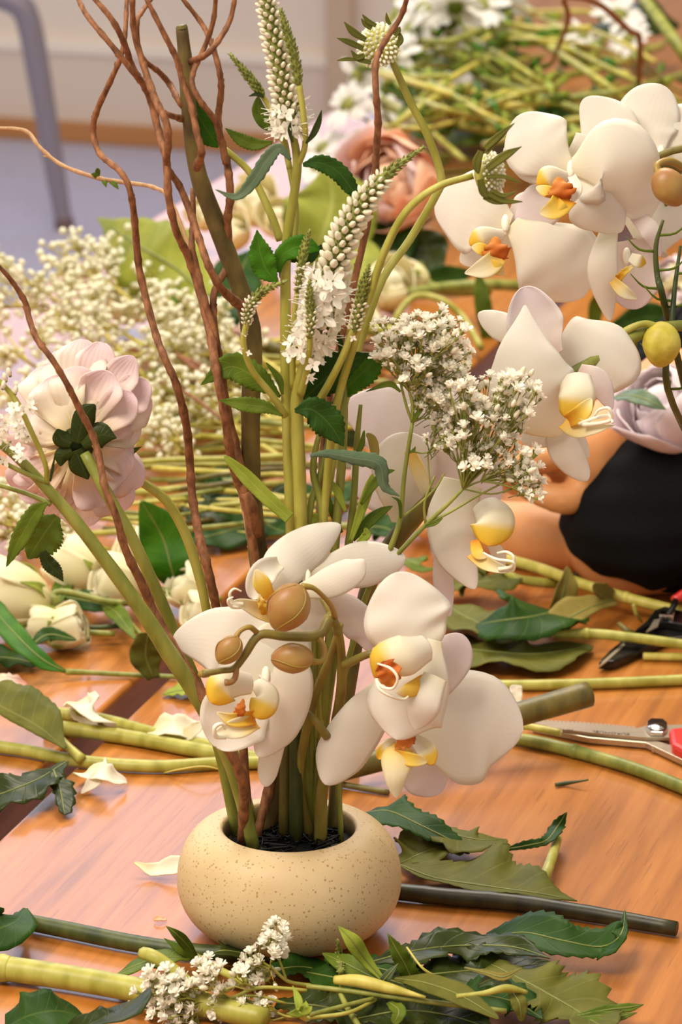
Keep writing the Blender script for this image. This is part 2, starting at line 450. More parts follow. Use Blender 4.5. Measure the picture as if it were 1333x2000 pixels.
for i in range(3):
    wnd = wbox('window_%d' % (i + 1), (x, WU + .05, .45), (x + 2, WU + .09, 3.9), 'window_daylight')
    for (lo, hi) in (((x, WU, .45), (x + .07, WU + .1, 3.9)), ((x + 1.93, WU, .45), (x + 2, WU + .1, 3.9)), ((x + .07, WU, .45), (x + 1.93, WU + .1, .52)),
                     ((x + .07, WU, 3.83), (x + 1.93, WU + .1, 3.9)), ((x + .07, WU, 2.1), (x + 1.93, WU + .1, 2.16))):
        wbox('window_frame', lo, hi, 'window_white', wnd)
    x += 2
# table: three wide boards on a frame, running away to the right
table = thing('wooden_table', 'long varnished orange-brown wooden table made of wide boards with gaps', 'table', Vector((0, 0, FZ)))
table.rotation_euler = (0, 0, -TD)
def tpart(name, lo, hi, mat, bevel=.003):
    mb = MB(); box_into(mb, lo, hi)
    me_o = mb.build(name, mat, None, Vector(((lo[0] + hi[0]) / 2, (lo[1] + hi[1]) / 2, (lo[2] + hi[2]) / 2)), smooth=False)
    loc = me_o.location.copy(); me_o.parent = table; me_o.location = loc - Vector((0, 0, FZ))
    b = me_o.modifiers.new('bevel', 'BEVEL'); b.width = bevel; b.segments = 3
    return me_o
for (v0, v1) in ((-.735, -.2365), (-.2150, .285), (.3065, .806)):
    tpart('board', (v0, -.9, -.028), (v1, 3.75, 0), 'table_wood', .0035)
for u in (-.75, .9, 2.2, 3.6): tpart('crossbar', (-.70, u - .04, -.065), (.77, u + .04, -.0285), 'table_side')
for v in (-.69, .71):
    for u in (-.8, 3.58): tpart('leg', (v, u, FZ), (v + .06, u + .06, -.066), 'table_side')
# grey metal furniture leg standing on the carpet
q0, q1 = T(127, 448, FZ), P(55, 20, T(127, 448, FZ).y)
leg = thing('stool_leg', 'slanted grey metal leg of a stool standing on the carpet by the wall', 'furniture leg', q0)
pts = [q0, P(100, 290, q0.y), P(75, 140, q0.y), P(55, 40, q0.y), P(30, 5, q0.y), P(-40, -20, q0.y)]
tube('tube', pts, [17, 21, 24, 25, 25, 25], 'leg_metal', leg, 12, 8)
tube('foot_cap', [q0 + Vector((0, 0, .001)), P(124, 425, q0.y)], [19, 19], 'rubber_foot', leg, 12)

# ------------------------------------------------------------------ the vase
VC = Vector((0, 0, 0))
vase = thing('bowl_vase', 'low round cream ceramic bowl vase with brown speckles standing on the table', 'vase', VC)
H, RL, RB, RM = .0655, .0412, .030, .0650
prof = [(0.0, .0012), (RB - .004, .0012), (RB, .0)]
for i in range(1, 25):
    t = i / 25; th = -PI / 2 + t * PI
    z = H * .5 + H * .5 * math.copysign(abs(math.sin(th)) ** 1.0, math.sin(th)); cc = abs(math.cos(th)) ** (.95 if t < .5 else .84)
    r = (RB if t < .5 else RL) + (RM - (RB if t < .5 else RL)) * cc
    prof.append((r, z))
prof += [(RL + .0002, H + .0001), (RL - .0012, H + .0004), (RL - .0026, H - .0004), (RL - .0032, H - .0025), (RL - .003, H - .008), (RL + .006, H * .62), (RL + .012, H * .45), (RL + .008, H * .25), (RL - .005, .006), (0.0, .005)]
mb = MB(); lathe_into(mb, prof, VC, 96); mb.build('body', 'speckled_ceramic', vase)
fr = thing('wire_frog', 'tangle of black wire and dark moss holding the stems inside the bowl vase', 'flower frog', Vector((0, 0, .0052)))
mb = MB(); lathe_into(mb, [(0, .0055), (.036, .0055), (.044, .02), (.043, .042), (.0365, .055), (.02, .057), (0.0, .0575)], VC, 40); mb.build('moss', 'dark_moss', fr)
mb = MB()
for i in range(46):
    a = rnd(0, 6.28); r = rnd(.005, .033); c = Vector((r * math.cos(a), r * math.sin(a), .058))
    p = []
    for k in range(5):
        p.append(c + Vector((rnd(-.010, .010), rnd(-.010, .010), rnd(-.002, .004))))
    p = [q if math.hypot(q.x, q.y) < .036 else Vector((q.x * .8, q.y * .8, q.z)) for q in p]
    tube_into(mb, p, .0006, 5, 5, True)
o = mb.build('wire_tangle', 'black_wire', fr); o['kind'] = 'stuff'
def invase(dx, dy=0.0): return Vector((dx, dy, .056))

# ------------------------------------------------------------------ orchid sprays
def oflower(spray, centre, petals, lip=(), Yd=0.0, label=None):
    c = P(*centre)
    mb = MB(); ellipsoid_into(mb, c, (CAM - c).normalized() * .5 - UP, .0055, .0026, 8, 10)
    fl = mb.build('flower', 'tendril_white', spray, c)
    if label: fl['label'] = label
    for pt in petals:
        nm, pts, hw = pt[:3]; k = dict(pt[3]) if len(pt) > 3 else {}
        mat = k.pop('mat', 'orchid_white'); k.setdefault('wave', .04); k.setdefault('cup', -.12); k.setdefault('tip', .45)
        blade(nm, PL(pts, centre[2]), hw, mat, fl, nu=28, nv=12, origin=c, **k)
    for pt in lip:
        nm, pts, hw, mat = pt[:4]; k = dict(pt[4]) if len(pt) > 4 else {}
        if nm == 'tendril': tube(nm, PL(pts, centre[2]), hw, mat, fl, 6, 8, origin=c)
        else:
            k.setdefault('tip', .4)
            if nm == 'lip_callus': k.update(serr=.5, teeth=4, base=.3, cup=k.get('cup', .3), wave=.3)
            blade(nm, PL(pts, centre[2]), hw, mat, fl, nu=20, nv=8, origin=c, **k)
    return fl

# --- spray A : front orchid, four flowers and the bud tip
yA = -.03
A = thing('orchid_spray', 'white orchid spray low in the bowl vase with brown buds at its tip', 'orchid', invase(.018, -.006))
tube('stem', [invase(.018, -.006), P(630, 1540, -.012), P(655, 1420, -.02), P(668, 1330, -.04), P(662, 1240, -.056), P(645, 1200, -.064)], [13, 12, 11, 10, 9, 9], 'spray_stem', A, 10)
tube('stem', [P(645, 1205, -0.064), P(622, 1240, -0.070), P(560, 1243, -0.076), P(508, 1240, -0.080), P(478, 1280, -0.083), P(458, 1305, -0.085), P(430, 1310, -0.088), P(396, 1316, -0.090)], [11, 10, 9.5, 9, 8, 7, 6.5, 7], 'spray_stem', A, 10)
tube('stem', [invase(.012, .004), P(585, 1520, -.004), P(610, 1380, -.024), P(650, 1270, -0.050), P(665, 1220, -0.058)], [11, 9, 9, 8, 7], 'spray_stem', A, 8)
tube('pedicel', [P(672, 1300, -0.055), P(720, 1278, -0.060), P(770, 1275, -0.062), P(810, 1280, -0.064)], [9, 8, 7, 7], 'spray_stem', A)
tube('pedicel', [P(640, 1440, -0.046), P(610, 1400, -0.048), P(588, 1385, -0.040), P(565, 1345, -0.034)], [9, 8, 7, 6], 'spray_stem', A)
tube('pedicel', [P(660, 1240, -0.060), P(645, 1195, -0.058), P(630, 1170, -0.054)], [7, 7, 6], 'spray_stem', A)
for (pp, bb, ax, rl, rw, mt) in (
    ([(655, 1205, -0.064), (645, 1180, -0.074), (615, 1150, -0.083), (590, 1145, -0.086)], (563, 1187, -0.090), (538, 1232), 52, 42, 'orchid_bud'),
    ([(622, 1243, -0.070), (634, 1265, -0.076), (630, 1290, -0.080), (608, 1292, -0.082)], (571, 1286, -0.085), (522, 1288), 42, 30, 'orchid_bud'),
    ([(503, 1236, -0.080), (488, 1225, -0.084), (470, 1232, -0.086), (458, 1250, -0.088)], (447, 1270, -0.090), (424, 1300), 33, 25, 'orchid_bud')):
    b = tube('bud_stalk', PL(pp), [6, 5.5, 5, 7], 'orchid_bud_olive', A, 8)
    mb = MB(); c = P(*bb); ellipsoid_into(mb, c, P(ax[0], ax[1], bb[2]) - c, rl * pxm(c), rw * pxm(c), 16, 24, 0, .35, .035)
    bd = mb.build('bud', mt, A, c)
    # seams where the sepals of the bud meet
    for an in (-.5, 1.3):
        z = (P(ax[0], ax[1], bb[2]) - c).normalized(); xx = z.cross((CAM - c).normalized()).normalized(); yy = xx.cross(z)
        ps = []
        for i in range(9):
            th = PI * (.08 + .84 * i / 8); h = -math.cos(th); r = math.sin(th) * (1 - .35 * max(0, h) * .6) * 1.0
            a2 = an + .5 * h; ps.append(c + z * h * rl * pxm(c) + (xx * math.sin(a2) + yy * math.cos(a2)) * r * rw * 1.02 * pxm(c))
        tube('seam', ps, 1.5, 'orchid_bud_olive', bd, 5, 3, origin=c)
mb = MB(); c = P(432, 1337, -.06); ellipsoid_into(mb, c, P(425, 1355, -.06) - c, 15 * pxm(c), 11 * pxm(c), 10, 12, 0, .4); mb.build('bud', 'red_tip', A, c)
tube('bud_stalk', PL([(462, 1303, -0.085), (460, 1322, -0.086), (452, 1332, -0.087), (440, 1333, -0.088)]), [6, 6, 6, 7], 'orchid_bud', A)
mb = MB(); c = P(402, 1315, -.062); ellipsoid_into(mb, c, P(390, 1317, -.062) - c, 16 * pxm(c), 9 * pxm(c), 8, 10); mb.build('bud', 'orchid_bud_olive', A, c)

oflower(A, (600, 1130, -0.040), [
    ('sepal', [(600, 1150, -0.024), (585, 1200, -0.028), (575, 1255, -0.032)], [30, 60, 62], {}),
    ('petal', [(600, 1125, -0.038), (700, 1104, -0.018), (792, 1090, -0.004)], [18, 44, 40], dict(cup=-.3)),
    ('petal', [(505, 1155, -0.058), (560, 1100, -0.046), (610, 1062, -0.028), (665, 1025, -0.012)], [30, 44, 42, 30], dict(cup=-.3, base=.35)),
    ('sepal', [(585, 1155, -0.048), (640, 1140, -0.050), (690, 1115, -0.048), (712, 1094, -0.046)], [14, 30, 28, 16], dict(cup=-.3)),
    ('sepal', [(630, 1155, -0.040), (680, 1195, -0.040), (712, 1235, -0.038), (722, 1272, -0.036)], [14, 32, 34, 18], dict(mat='orchid_blush', cup=-.35))],
    [('lip_lobe', [(545, 1100, -0.054), (515, 1120, -0.064), (492, 1170, -0.068)], [14, 26, 24], 'orchid_white', dict(cup=.4)),
     ('lip_lobe', [(528, 1168, -0.070), (512, 1140, -0.071), (500, 1112, -0.070)], [10, 17, 9], 'lip_yellow', dict(cup=.3)),
     ('lip_tongue', [(530, 1195, -0.070), (505, 1190, -0.074), (470, 1178, -0.080), (448, 1178, -0.083)], [22, 18, 9, 4], 'lip_tongue', dict(cup=.5)),
     ('lip_callus', [(520, 1200, -0.075), (512, 1180, -0.078), (506, 1160, -0.078)], [9, 8, 4], 'lip_yellow'),
     ('tendril', [(475, 1180, -0.080), (455, 1176, -0.082), (449, 1160, -0.084), (458, 1150, -0.084), (472, 1155, -0.083)], [4.5, 3.5, 3, 2.5, 1.5], 'tendril_white'),
     ('tendril', [(470, 1186, -0.080), (452, 1185, -0.085), (446, 1172, -0.088), (456, 1166, -0.088)], [4, 3.5, 3, 1.5], 'tendril_white')])
oflower(A, (520, 1320, -0.048), [
    ('petal', [(545, 1340, -0.042), (475, 1275, -0.036), (420, 1250, -0.034), (338, 1248, -0.028)], [40, 82, 66, 40], dict(cup=-.15, tip=.35)),
    ('petal', [(560, 1215, -0.032), (545, 1290, -0.036), (535, 1340, -0.044)], [50, 62, 40], dict(cup=-.1, base=.2)),
    ('petal', [(565, 1270, -0.050), (570, 1340, -0.056), (545, 1410, -0.058), (505, 1478, -0.058)], [34, 42, 44, 32], dict(cup=-.35, base=.25, tip=.3)),
    ('sepal', [(545, 1420, -0.050), (528, 1480, -0.050), (519, 1536, -0.048)], [20, 22, 17], dict(cup=-.3, tip=.25)),
    ('sepal', [(510, 1350, -0.048), (460, 1400, -0.052), (425, 1462, -0.056)], [40, 72, 60], dict(cup=.25, tip=.6))],
    [('lip_hood', [(495, 1335, -0.073), (445, 1338, -0.083), (412, 1372, -0.084)], [20, 34, 30], 'lip_hood', dict(cup=-.5, tip=.3)),
     ('lip_lobe', [(500, 1330, -0.063), (520, 1360, -0.074), (500, 1402, -0.080)], [14, 26, 30], 'lip_hood', dict(cup=-.5)),
     ('lip_callus', [(462, 1402, -0.082), (470, 1385, -0.085), (476, 1364, -0.084)], [9, 9, 3], 'lip_orange', dict(cup=-.3)),
     ('lip_lobe', [(495, 1402, -0.078), (455, 1406, -0.084), (424, 1392, -0.086)], [14, 13, 6], 'lip_yellow', dict(cup=.5)),
     ('lip_tongue', [(500, 1410, -0.076), (465, 1422, -0.084), (420, 1432, -0.088)], [14, 20, 12], 'lip_tongue', dict(cup=.5)),
     ('tendril', [(440, 1440, -0.088), (422, 1438, -0.092), (420, 1420, -0.094), (433, 1414, -0.092), (440, 1424, -0.090)], [5, 5, 4.5, 4, 2.5], 'tendril_white')])
oflower(A, (790, 1455, -0.048), [
    ('sepal', [(800, 1460, -0.034), (830, 1510, -0.030), (862, 1548, -0.024)], [30, 48, 40], dict(mat='orchid_blush')),
    ('petal', [(815, 1440, -0.048), (885, 1425, -0.040), (955, 1415, -0.032), (1022, 1425, -0.024)], [62, 108, 114, 92], dict(cup=-.15, tip=.62, wave=.02, base=.3)),
    ('petal', [(760, 1335, -0.044), (715, 1400, -0.048), (668, 1470, -0.052), (636, 1532, -0.054)], [24, 46, 50, 36], dict(cup=-.35, tip=.3))],
    [('lip_lobe', [(790, 1445, -0.060), (758, 1460, -0.070), (738, 1482, -0.072)], [8, 15, 12], 'lip_hood', dict(cup=.4)),
     ('lip_lobe', [(805, 1440, -0.058), (832, 1465, -0.070), (846, 1494, -0.074)], [10, 20, 14], 'lip_hood', dict(cup=.4)),
     ('lip_callus', [(812, 1438, -0.070), (790, 1450, -0.074), (772, 1462, -0.072)], [10, 12, 6], 'lip_orange'),
     ('lip_tongue', [(790, 1455, -0.068), (778, 1482, -0.078), (773, 1520, -0.082), (774, 1558, -0.080)], [20, 32, 22, 10], 'lip_tongue', dict(cup=-.3, tip=.2)),
     ('lip_lobe', [(770, 1475, -0.074), (805, 1484, -0.078), (835, 1488, -0.076)], [12, 13, 8], 'lip_yellow', dict(cup=.3))])
oflower(A, (815, 1300, -0.062), [
    ('sepal', [(835, 1330, -0.048), (875, 1290, -0.042), (905, 1240, -0.036)], [50, 46, 40], dict(mat='orchid_blush', cup=-.2)),
    ('petal', [(835, 1278, -0.064), (800, 1215, -0.062), (775, 1118, -0.052)], [48, 88, 66], dict(cup=-.25, tip=.45, wave=.06, base=.15)),
    ('petal', [(850, 1250, -0.064), (830, 1330, -0.072), (790, 1390, -0.076), (775, 1444, -0.078)], [14, 52, 82, 56], dict(cup=-.3, tip=.45))],
    [('lip_hood', [(842, 1262, -0.078), (800, 1278, -0.090), (752, 1290, -0.090), (733, 1325, -0.084)], [26, 40, 34, 16], 'lip_hood', dict(cup=-.5, tip=.3)),
     ('lip_lobe', [(835, 1330, -0.078), (800, 1348, -0.090), (775, 1352, -0.090)], [16, 14, 8], 'lip_yellow', dict(cup=-.4)),
     ('lip_lobe', [(852, 1320, -0.080), (828, 1375, -0.090), (812, 1424, -0.088)], [24, 34, 26], 'orchid_white', dict(cup=-.3)),
     ('lip_callus', [(748, 1292, -0.095), (760, 1315, -0.098), (762, 1342, -0.095)], [16, 22, 12], 'lip_orange', dict(cup=.4)),
     ('tendril', [(738, 1296, -0.098), (764, 1306, -0.104), (777, 1325, -0.106), (768, 1344, -0.104), (748, 1342, -0.102), (735, 1325, -0.098)], [2, 3, 3, 3, 3, 3], 'tendril_white'),
     ('tendril', [(735, 1325, -0.098), (742, 1346, -0.102), (765, 1360, -0.102), (788, 1366, -0.098), (798, 1360, -0.096)], [3, 3.5, 3.5, 3, 2], 'tendril_white')])

# --- spray D : flowers behind, right of the vase stems
D = thing('orchid_spray', 'white and blush orchid spray in the bowl vase behind the clustered baby\'s breath', 'orchid', invase(.026, .012))
tube('stem', [invase(.026, .012), P(660, 1500, .02), P(690, 1300, .03), P(715, 1160, .04), P(765, 1065, .045), P(815, 1005, .04), P(850, 960, .035)], [14, 13, 13, 15, 19, 18, 10], 'stem_olive', D, 10)
oflower(D, (935, 1045, .02), [
    ('petal', [(905, 940, .02), (885, 1010, .01), (890, 1075, .005), (928, 1150, .004)], [40, 50, 42, 22], dict(cup=-.3, tip=.25)),
    ('sepal', [(862, 1060, .018), (866, 1130, .02), (878, 1204, .022)], [10, 20, 14], dict(mat='orchid_blush')),
    ('sepal', [(960, 1060, .02), (975, 1085, .022), (985, 1108, .024)], [10, 14, 8], {})],
    [('lip_hood', [(942, 978, .01), (962, 1015, -.004), (955, 1066, -.008)], [26, 44, 34], 'lip_hood', dict(cup=-.4, tip=.3)),
     ('lip_tongue', [(925, 1078, -.008), (950, 1100, -.014), (985, 1112, -.02), (1004, 1110, -.022)], [16, 14, 8, 3], 'lip_tongue', dict(cup=.4)),
     ('lip_lobe', [(928, 1055, -.004), (934, 1080, -.012), (950, 1090, -.014)], [9, 12, 5], 'lip_yellow'),
     ('tendril', [(975, 1112, -.02), (1000, 1106, -.024), (1004, 1088, -.026), (990, 1078, -.024), (972, 1080, -.02)], [5, 4, 3.5, 3, 2], 'tendril_white'),
     ('tendril', [(985, 1112, -.02), (1002, 1114, -.022), (1003, 1098, -.026), (970, 1092, -.022), (945, 1080, -.016)], [4, 3.5, 3, 3, 2], 'tendril_white')])
oflower(D, (835, 880, .06), [
    ('petal', [(840, 890, .066), (780, 830, .07), (675, 790, .078)], [60, 80, 56], dict(mat='orchid_blush', cup=-.15, tip=.5)),
    ('sepal', [(820, 930, .07), (760, 940, .074), (690, 905, .08)], [50, 66, 50], dict(mat='orchid_blush', cup=-.1)),
    ('petal', [(800, 1020, .05), (790, 940, .048), (795, 845, .052)], [34, 62, 66], dict(cup=-.4, tip=.4)),
    ('petal', [(840, 880, .06), (900, 920, .062), (970, 990, .064)], [50, 76, 56], dict(mat='orchid_blush', cup=-.1)),
    ('petal', [(830, 880, .07), (860, 800, .074), (840, 740, .08)], [40, 60, 50], dict(mat='orchid_blush'))],
    [('lip_tongue', [(800, 880, .04), (822, 930, .036), (838, 985, .038)], [10, 14, 6], 'lip_tongue', dict(cup=.5))])

# --- spray C : single turned-away flower with yellow bud on an arching stem
Cc = thing('orchid_spray', 'arching orchid stem with one drooping white flower and a yellow-green bud, above the black sleeve', 'orchid', T(1480, 1250, 0))
tube('stem', [T(1480, 1250, 0), P(1475, 1000, .30), P(1440, 760, .2), P(1380, 650, .14), P(1290, 640, .11), P(1215, 668, .1), P(1150, 712, .09), P(1105, 740, .085)], [14, 14, 13, 12, 11, 15, 14, 13], 'stem_mid', Cc, 10)
tube('bud_stalk', PL([(1190, 672, .1), (1225, 645, .1), (1260, 632, .1), (1288, 640, .1)]), [9, 8, 7, 8], 'stem_light', Cc)
mb = MB(); c = P(1292, 673, .1); ellipsoid_into(mb, c, P(1290, 715, .1) - c, 46 * pxm(c), 38 * pxm(c), 14, 24, 0, .3, .04); mb.build('bud', 'bud_yellow', Cc, c)
oflower(Cc, (1100, 800, .06), [
    ('petal', [(1105, 770, .085), (1150, 715, .088), (1192, 670, .092), (1215, 640, .098)], [40, 76, 88, 66], dict(cup=-.2, tip=.5)),
    ('petal', [(1070, 700, .075), (1048, 640, .085), (1025, 560, .09)], [34, 56, 50], dict(mat='orchid_blush', cup=.55, tip=.5)),
    ('sepal', [(1015, 655, .08), (975, 635, .084), (935, 612, .09)], [26, 28, 14], dict(cup=-.3, tip=.25)),
    ('petal', [(1095, 850, .055), (1045, 770, .045), (1028, 690, .05), (1026, 596, .07)], [46, 88, 62, 10], dict(cup=-.3, tip=.2, base=.2)),
    ('petal', [(1105, 820, .066), (1065, 840, .062), (1020, 862, .066)], [26, 34, 26], dict(cup=-.3)),
    ('sepal', [(1085, 830, .06), (1105, 880, .058), (1148, 938, .06)], [22, 32, 22], dict(cup=-.25, tip=.3)),
    ('sepal', [(1105, 835, .064), (1128, 862, .066), (1150, 894, .07)], [14, 18, 9], dict(cup=-.25, tip=.3)),
    ('sepal', [(1130, 725, .07), (1168, 745, .066), (1196, 800, .066)], [16, 24, 16], dict(mat='orchid_blush', cup=-.25))],
    [('lip_hood', [(1124, 728, .05), (1128, 770, .036), (1122, 822, .034)], [30, 36, 30], 'lip_hood', dict(cup=-.4, tip=.15)),
     ('lip_lobe', [(1112, 822, .03), (1138, 805, .024), (1156, 778, .03)], [14, 16, 8], 'lip_yellow', dict(cup=.4)),
     ('lip_tongue', [(1105, 822, .036), (1132, 836, .026), (1168, 836, .016), (1200, 830, .01)], [18, 20, 10, 3], 'lip_tongue', dict(cup=.5)),
     ('tendril', [(1140, 830, .02), (1175, 826, .012), (1196, 818, .008), (1190, 798, .006), (1172, 800, .01), (1162, 812, .012)], [5, 4, 4, 3.5, 3, 2], 'tendril_white'),
     ('tendril', [(1132, 828, .024), (1160, 818, .016), (1190, 812, .01), (1198, 826, .006)], [4, 3.5, 3.5, 3], 'tendril_white')])

# --- spray B : the big group at the upper right
yB = .17
B = thing('orchid_spray', 'large white orchid spray with orange throats leaning in over the greenery', 'orchid', T(1640, 1150, 0))
tube('stem', [T(1640, 1150, 0), P(1640, 800, .4), P(1560, 420, .25), P(1440, 290, .2), P(1333, 290, .19), P(1258, 318, .19)], [14, 14, 12, 10, 8, 7], 'stem_olive', B, 10)
tube('stem', [P(1440, 290, .2), P(1360, 330, .2), P(1290, 322, .195), P(1200, 330, .2), P(1120, 330, .2)], [9, 8, 9, 7, 5], 'stem_olive', B)
tube('pedicel', [P(1200, 330, .2), P(1100, 400, .21), P(1000, 440, .2)], [6, 5, 5], 'stem_mid', B)
tube('pedicel', [P(1330, 330, .2), P(1290, 420, .21), P(1240, 470, .2)], [6, 5, 5], 'stem_mid', B)
mb = MB(); c = P(1308, 366, .15); ellipsoid_into(mb, c, P(1330, 400, .15) - c, 42 * pxm(c), 33 * pxm(c), 14, 24, 0, .3, .04); mb.build('bud', 'orchid_bud', B, c)
tube('bud_stalk', PL([(1340, 330, .18), (1310, 315, .165), (1285, 322, .155), (1288, 345, .15)]), [8, 8, 7, 8], 'orchid_bud_olive', B)
oflower(B, (1292, 300, .2), [
    ('petal', [(1270, 318, .2), (1264, 245, .21), (1292, 165, .22)], [26, 62, 66], dict(cup=-.15, tip=.5)),
    ('petal', [(1290, 310, .205), (1345, 270, .21), (1410, 240, .22)], [26, 70, 50], dict(cup=-.2)),
    ('sepal', [(1290, 320, .21), (1330, 380, .215), (1350, 470, .22)], [30, 60, 40], dict(cup=-.2))])
oflower(B, (1225, 500, .19), [
    ('petal', [(1235, 460, .2), (1290, 430, .205), (1345, 440, .21)], [50, 74, 60], dict(mat='orchid_white')),
    ('petal', [(1225, 470, .195), (1236, 540, .19), (1236, 604, .195)], [40, 56, 40], dict(mat='orchid_blush', cup=.3, tip=.5)),
    ('sepal', [(1190, 450, .18), (1178, 530, .175), (1192, 626, .18)], [18, 30, 18], dict(cup=-.3)),
    ('sepal', [(1240, 420, .185), (1270, 450, .175), (1290, 500, .18)], [12, 20, 10], dict(mat='orchid_blush'))],
    [('lip_lobe', [(1232, 502, .165), (1248, 510, .16), (1262, 514, .165)], [9, 13, 8], 'lip_hood'),
     ('lip_callus', [(1204, 548, .166), (1222, 530, .16), (1240, 518, .162)], [8, 6, 4], 'lip_yellow'),
     ('lip_tongue', [(1198, 548, .164), (1220, 570, .158), (1246, 584, .16)], [9, 12, 5], 'lip_tongue', dict(cup=.4))])
oflower(B, (988, 436, .19), [
    ('petal', [(996, 440, .2), (930, 415, .202), (850, 400, .215)], [22, 84, 66], dict(cup=-.15, tip=.5)),
    ('sepal', [(996, 440, .205), (955, 480, .21), (900, 512, .22)], [20, 40, 28], dict(cup=-.1)),
    ('petal', [(1000, 438, .19), (1060, 490, .18), (1105, 535, .185), (1140, 580, .195)], [18, 72, 98, 76], dict(cup=-.2, tip=.5)),
    ('sepal', [(1000, 436, .205), (1030, 410, .21), (1060, 380, .215)], [16, 34, 30], dict(mat='orchid_blush'))],
    [('lip_lobe', [(985, 458, .18), (945, 462, .168), (918, 478, .168)], [10, 20, 14], 'lip_hood', dict(cup=-.4)),
     ('lip_callus', [(972, 520, .162), (970, 490, .155), (966, 462, .16)], [16, 24, 9], 'lip_orange', dict(cup=-.3)),
     ('lip_lobe', [(968, 498, .16), (940, 486, .158), (922, 482, .162)], [11, 12, 7], 'lip_yellow'),
     ('lip_tongue', [(975, 500, .158), (950, 522, .152), (908, 534, .158)], [18, 20, 7], 'lip_tongue', dict(cup=.3)),
     ('lip_lobe', [(950, 515, .155), (970, 524, .152), (984, 536, .155)], [12, 14, 8], 'lip_yellow')])
oflower(B, (1116, 330, .17), [
    ('sepal', [(1160, 330, .19), (1190, 260, .2), (1142, 192, .21)], [60, 64, 40], dict(cup=-.1)),
    ('petal', [(1114, 330, .176), (1058, 288, .178), (1010, 228, .19)], [14, 70, 60], dict(cup=-.15, tip=.45)),
    ('petal', [(1110, 340, .178), (1050, 320, .18), (985, 290, .19)], [14, 40, 30], dict(cup=-.15)),
    ('sepal', [(1110, 350, .18), (1060, 400, .186), (1010, 436, .195)], [20, 44, 30], dict(mat='orchid_blush')),
    ('petal', [(1118, 326, .168), (1190, 318, .158), (1240, 380, .17), (1262, 436, .185)], [18, 92, 70, 40], dict(cup=-.3, tip=.4)),
    ('petal', [(1122, 345, .17), (1165, 395, .164), (1215, 452, .178)], [22, 62, 44], dict(cup=-.3))],
    [('lip_lobe', [(1110, 345, .155), (1075, 345, .142), (1050, 362, .142)], [10, 22, 14], 'lip_hood', dict(cup=-.4)),
     ('lip_callus', [(1102, 402, .132), (1096, 375, .125), (1090, 345, .13)], [14, 26, 10], 'lip_orange', dict(cup=-.3)),
     ('lip_lobe', [(1098, 378, .13), (1070, 374, .128), (1048, 366, .134)], [10, 12, 8], 'lip_yellow'),
     ('lip_tongue', [(1105, 385, .13), (1085, 408, .122), (1055, 416, .128)], [24, 20, 10], 'lip_yellow', dict(cup=.3)),
     ('lip_lobe', [(1118, 345, .14), (1128, 370, .13), (1118, 395, .13)], [8, 10, 6], 'orchid_white', dict(cup=.4)),
     ('lip_lobe', [(1085, 395, .126), (1098, 405, .122), (1112, 416, .126)], [12, 10, 6], 'lip_yellow')])

# ------------------------------------------------------------------ branch and curly willow standing in the vase
br = thing('bare_branch', 'thick olive-brown cut branch standing upright in the bowl vase', 'branch', invase(-.014, .014))
tube('stem', [invase(-.014, .014), P(548, 1480, .016), P(530, 1300, .02), P(508, 1110, .022), P(492, 960, .022), P(490, 800, .02), P(492, 660, .02), P(468, 560, .018), P(420, 430, .016), P(385, 330, .014), P(368, 200, .012), P(362, 120, .012), P(355, 52, .012)],
     [16, 16, 16, 19, 19, 19, 20, 18, 18, 17, 15, 14, 12], 'branch_bark', br, 12, 6, knots=.06)
tube('cut_end', [P(356, 56, .0115), P(354.5, 49, .0115)], [11.5, 10], 'stem_olive', br, 10)
WB = {}
def willow(label, pts, r, Y=0.0, amp=.010, mat='willow_bark', name='curly_willow', parent=None, group='curly willow twigs'):
    n = len(pts); ph = rnd(0, 6); out = []
    for i, q in enumerate(pts):
        if isinstance(q, Vector): out.append(q); continue
        y = (q[2] if len(q) > 2 else Y + amp * math.sin(i * 1.1 + ph)); out.append(P(q[0], q[1], y))
    if parent is None:
        o = thing(name, label, 'twig', out[-1], group)
        tube('stem', out, r, mat, o, 8, 6, knots=.22)
        mb = MB()
        for i in range(2, n - 1, 2):       # small bud scales along the twig
            p = curve(out, (i + .4) / (n - 1)); d = (curve(out, (i + .5) / (n - 1)) - p).normalized(); sd = d.cross((CAM - p).normalized()) * random.choice((-1, 1))
            ellipsoid_into(mb, p + sd * pxm(p) * 5, (d * -.9 + sd * .5), 7 * pxm(p), 2.6 * pxm(p), 6, 6, 0, .5)
        mb.build('bud_scales', mat, o); return o
    return tube('side_shoot', out, r, mat, parent, 8, 6, knots=.2)
v0 = invase(-.012, .008)
w1 = willow('curly willow twig forking widely above the vase, joined low down on the thick branch', [(150, -8), (170, 30), (215, 85), (260, 140), (282, 168), (298, 205), (310, 260), (325, 310), (329, 380), (344, 450), (367, 500), (390, 565), (412, 655), (424, 730), (438, 800), (452, 895), (470, 950, .008), (490, 985, .006), (500, 1045, .012)], [4.5, 5.5, 6, 6.5, 7, 7.5, 7.5, 7.5, 7.5, 7.5, 8, 9, 9, 9, 9, 9, 10, 12, 13], .0)
willow('', [(180, -8), (220, 40), (245, 90), (256, 125), (275, 160)], [5, 6, 6, 6.5, 7], .0, parent=w1)
willow('brown curly willow twig sweeping outwards from the others and down behind the dahlia stem', [(248, -8), (245, 60), (237, 108), (215, 160), (190, 215), (182, 255), (195, 300), (232, 332), (252, 365), (262, 420), (268, 490), (276, 545), (302, 645), (322, 700), (345, 752), (364, 830), (371, 900), (376, 970), (388, 1040), (402, 1095), (415, 1150), (432, 1230, .02), (470, 1400, .02), invase(-.024, .006)], [4, 4.5, 5, 5.5, 6, 6, 6, 6, 6, 6.5, 7, 7, 7, 7, 7.5, 8, 8, 8, 8.5, 9, 9, 9, 9, 9], .02)
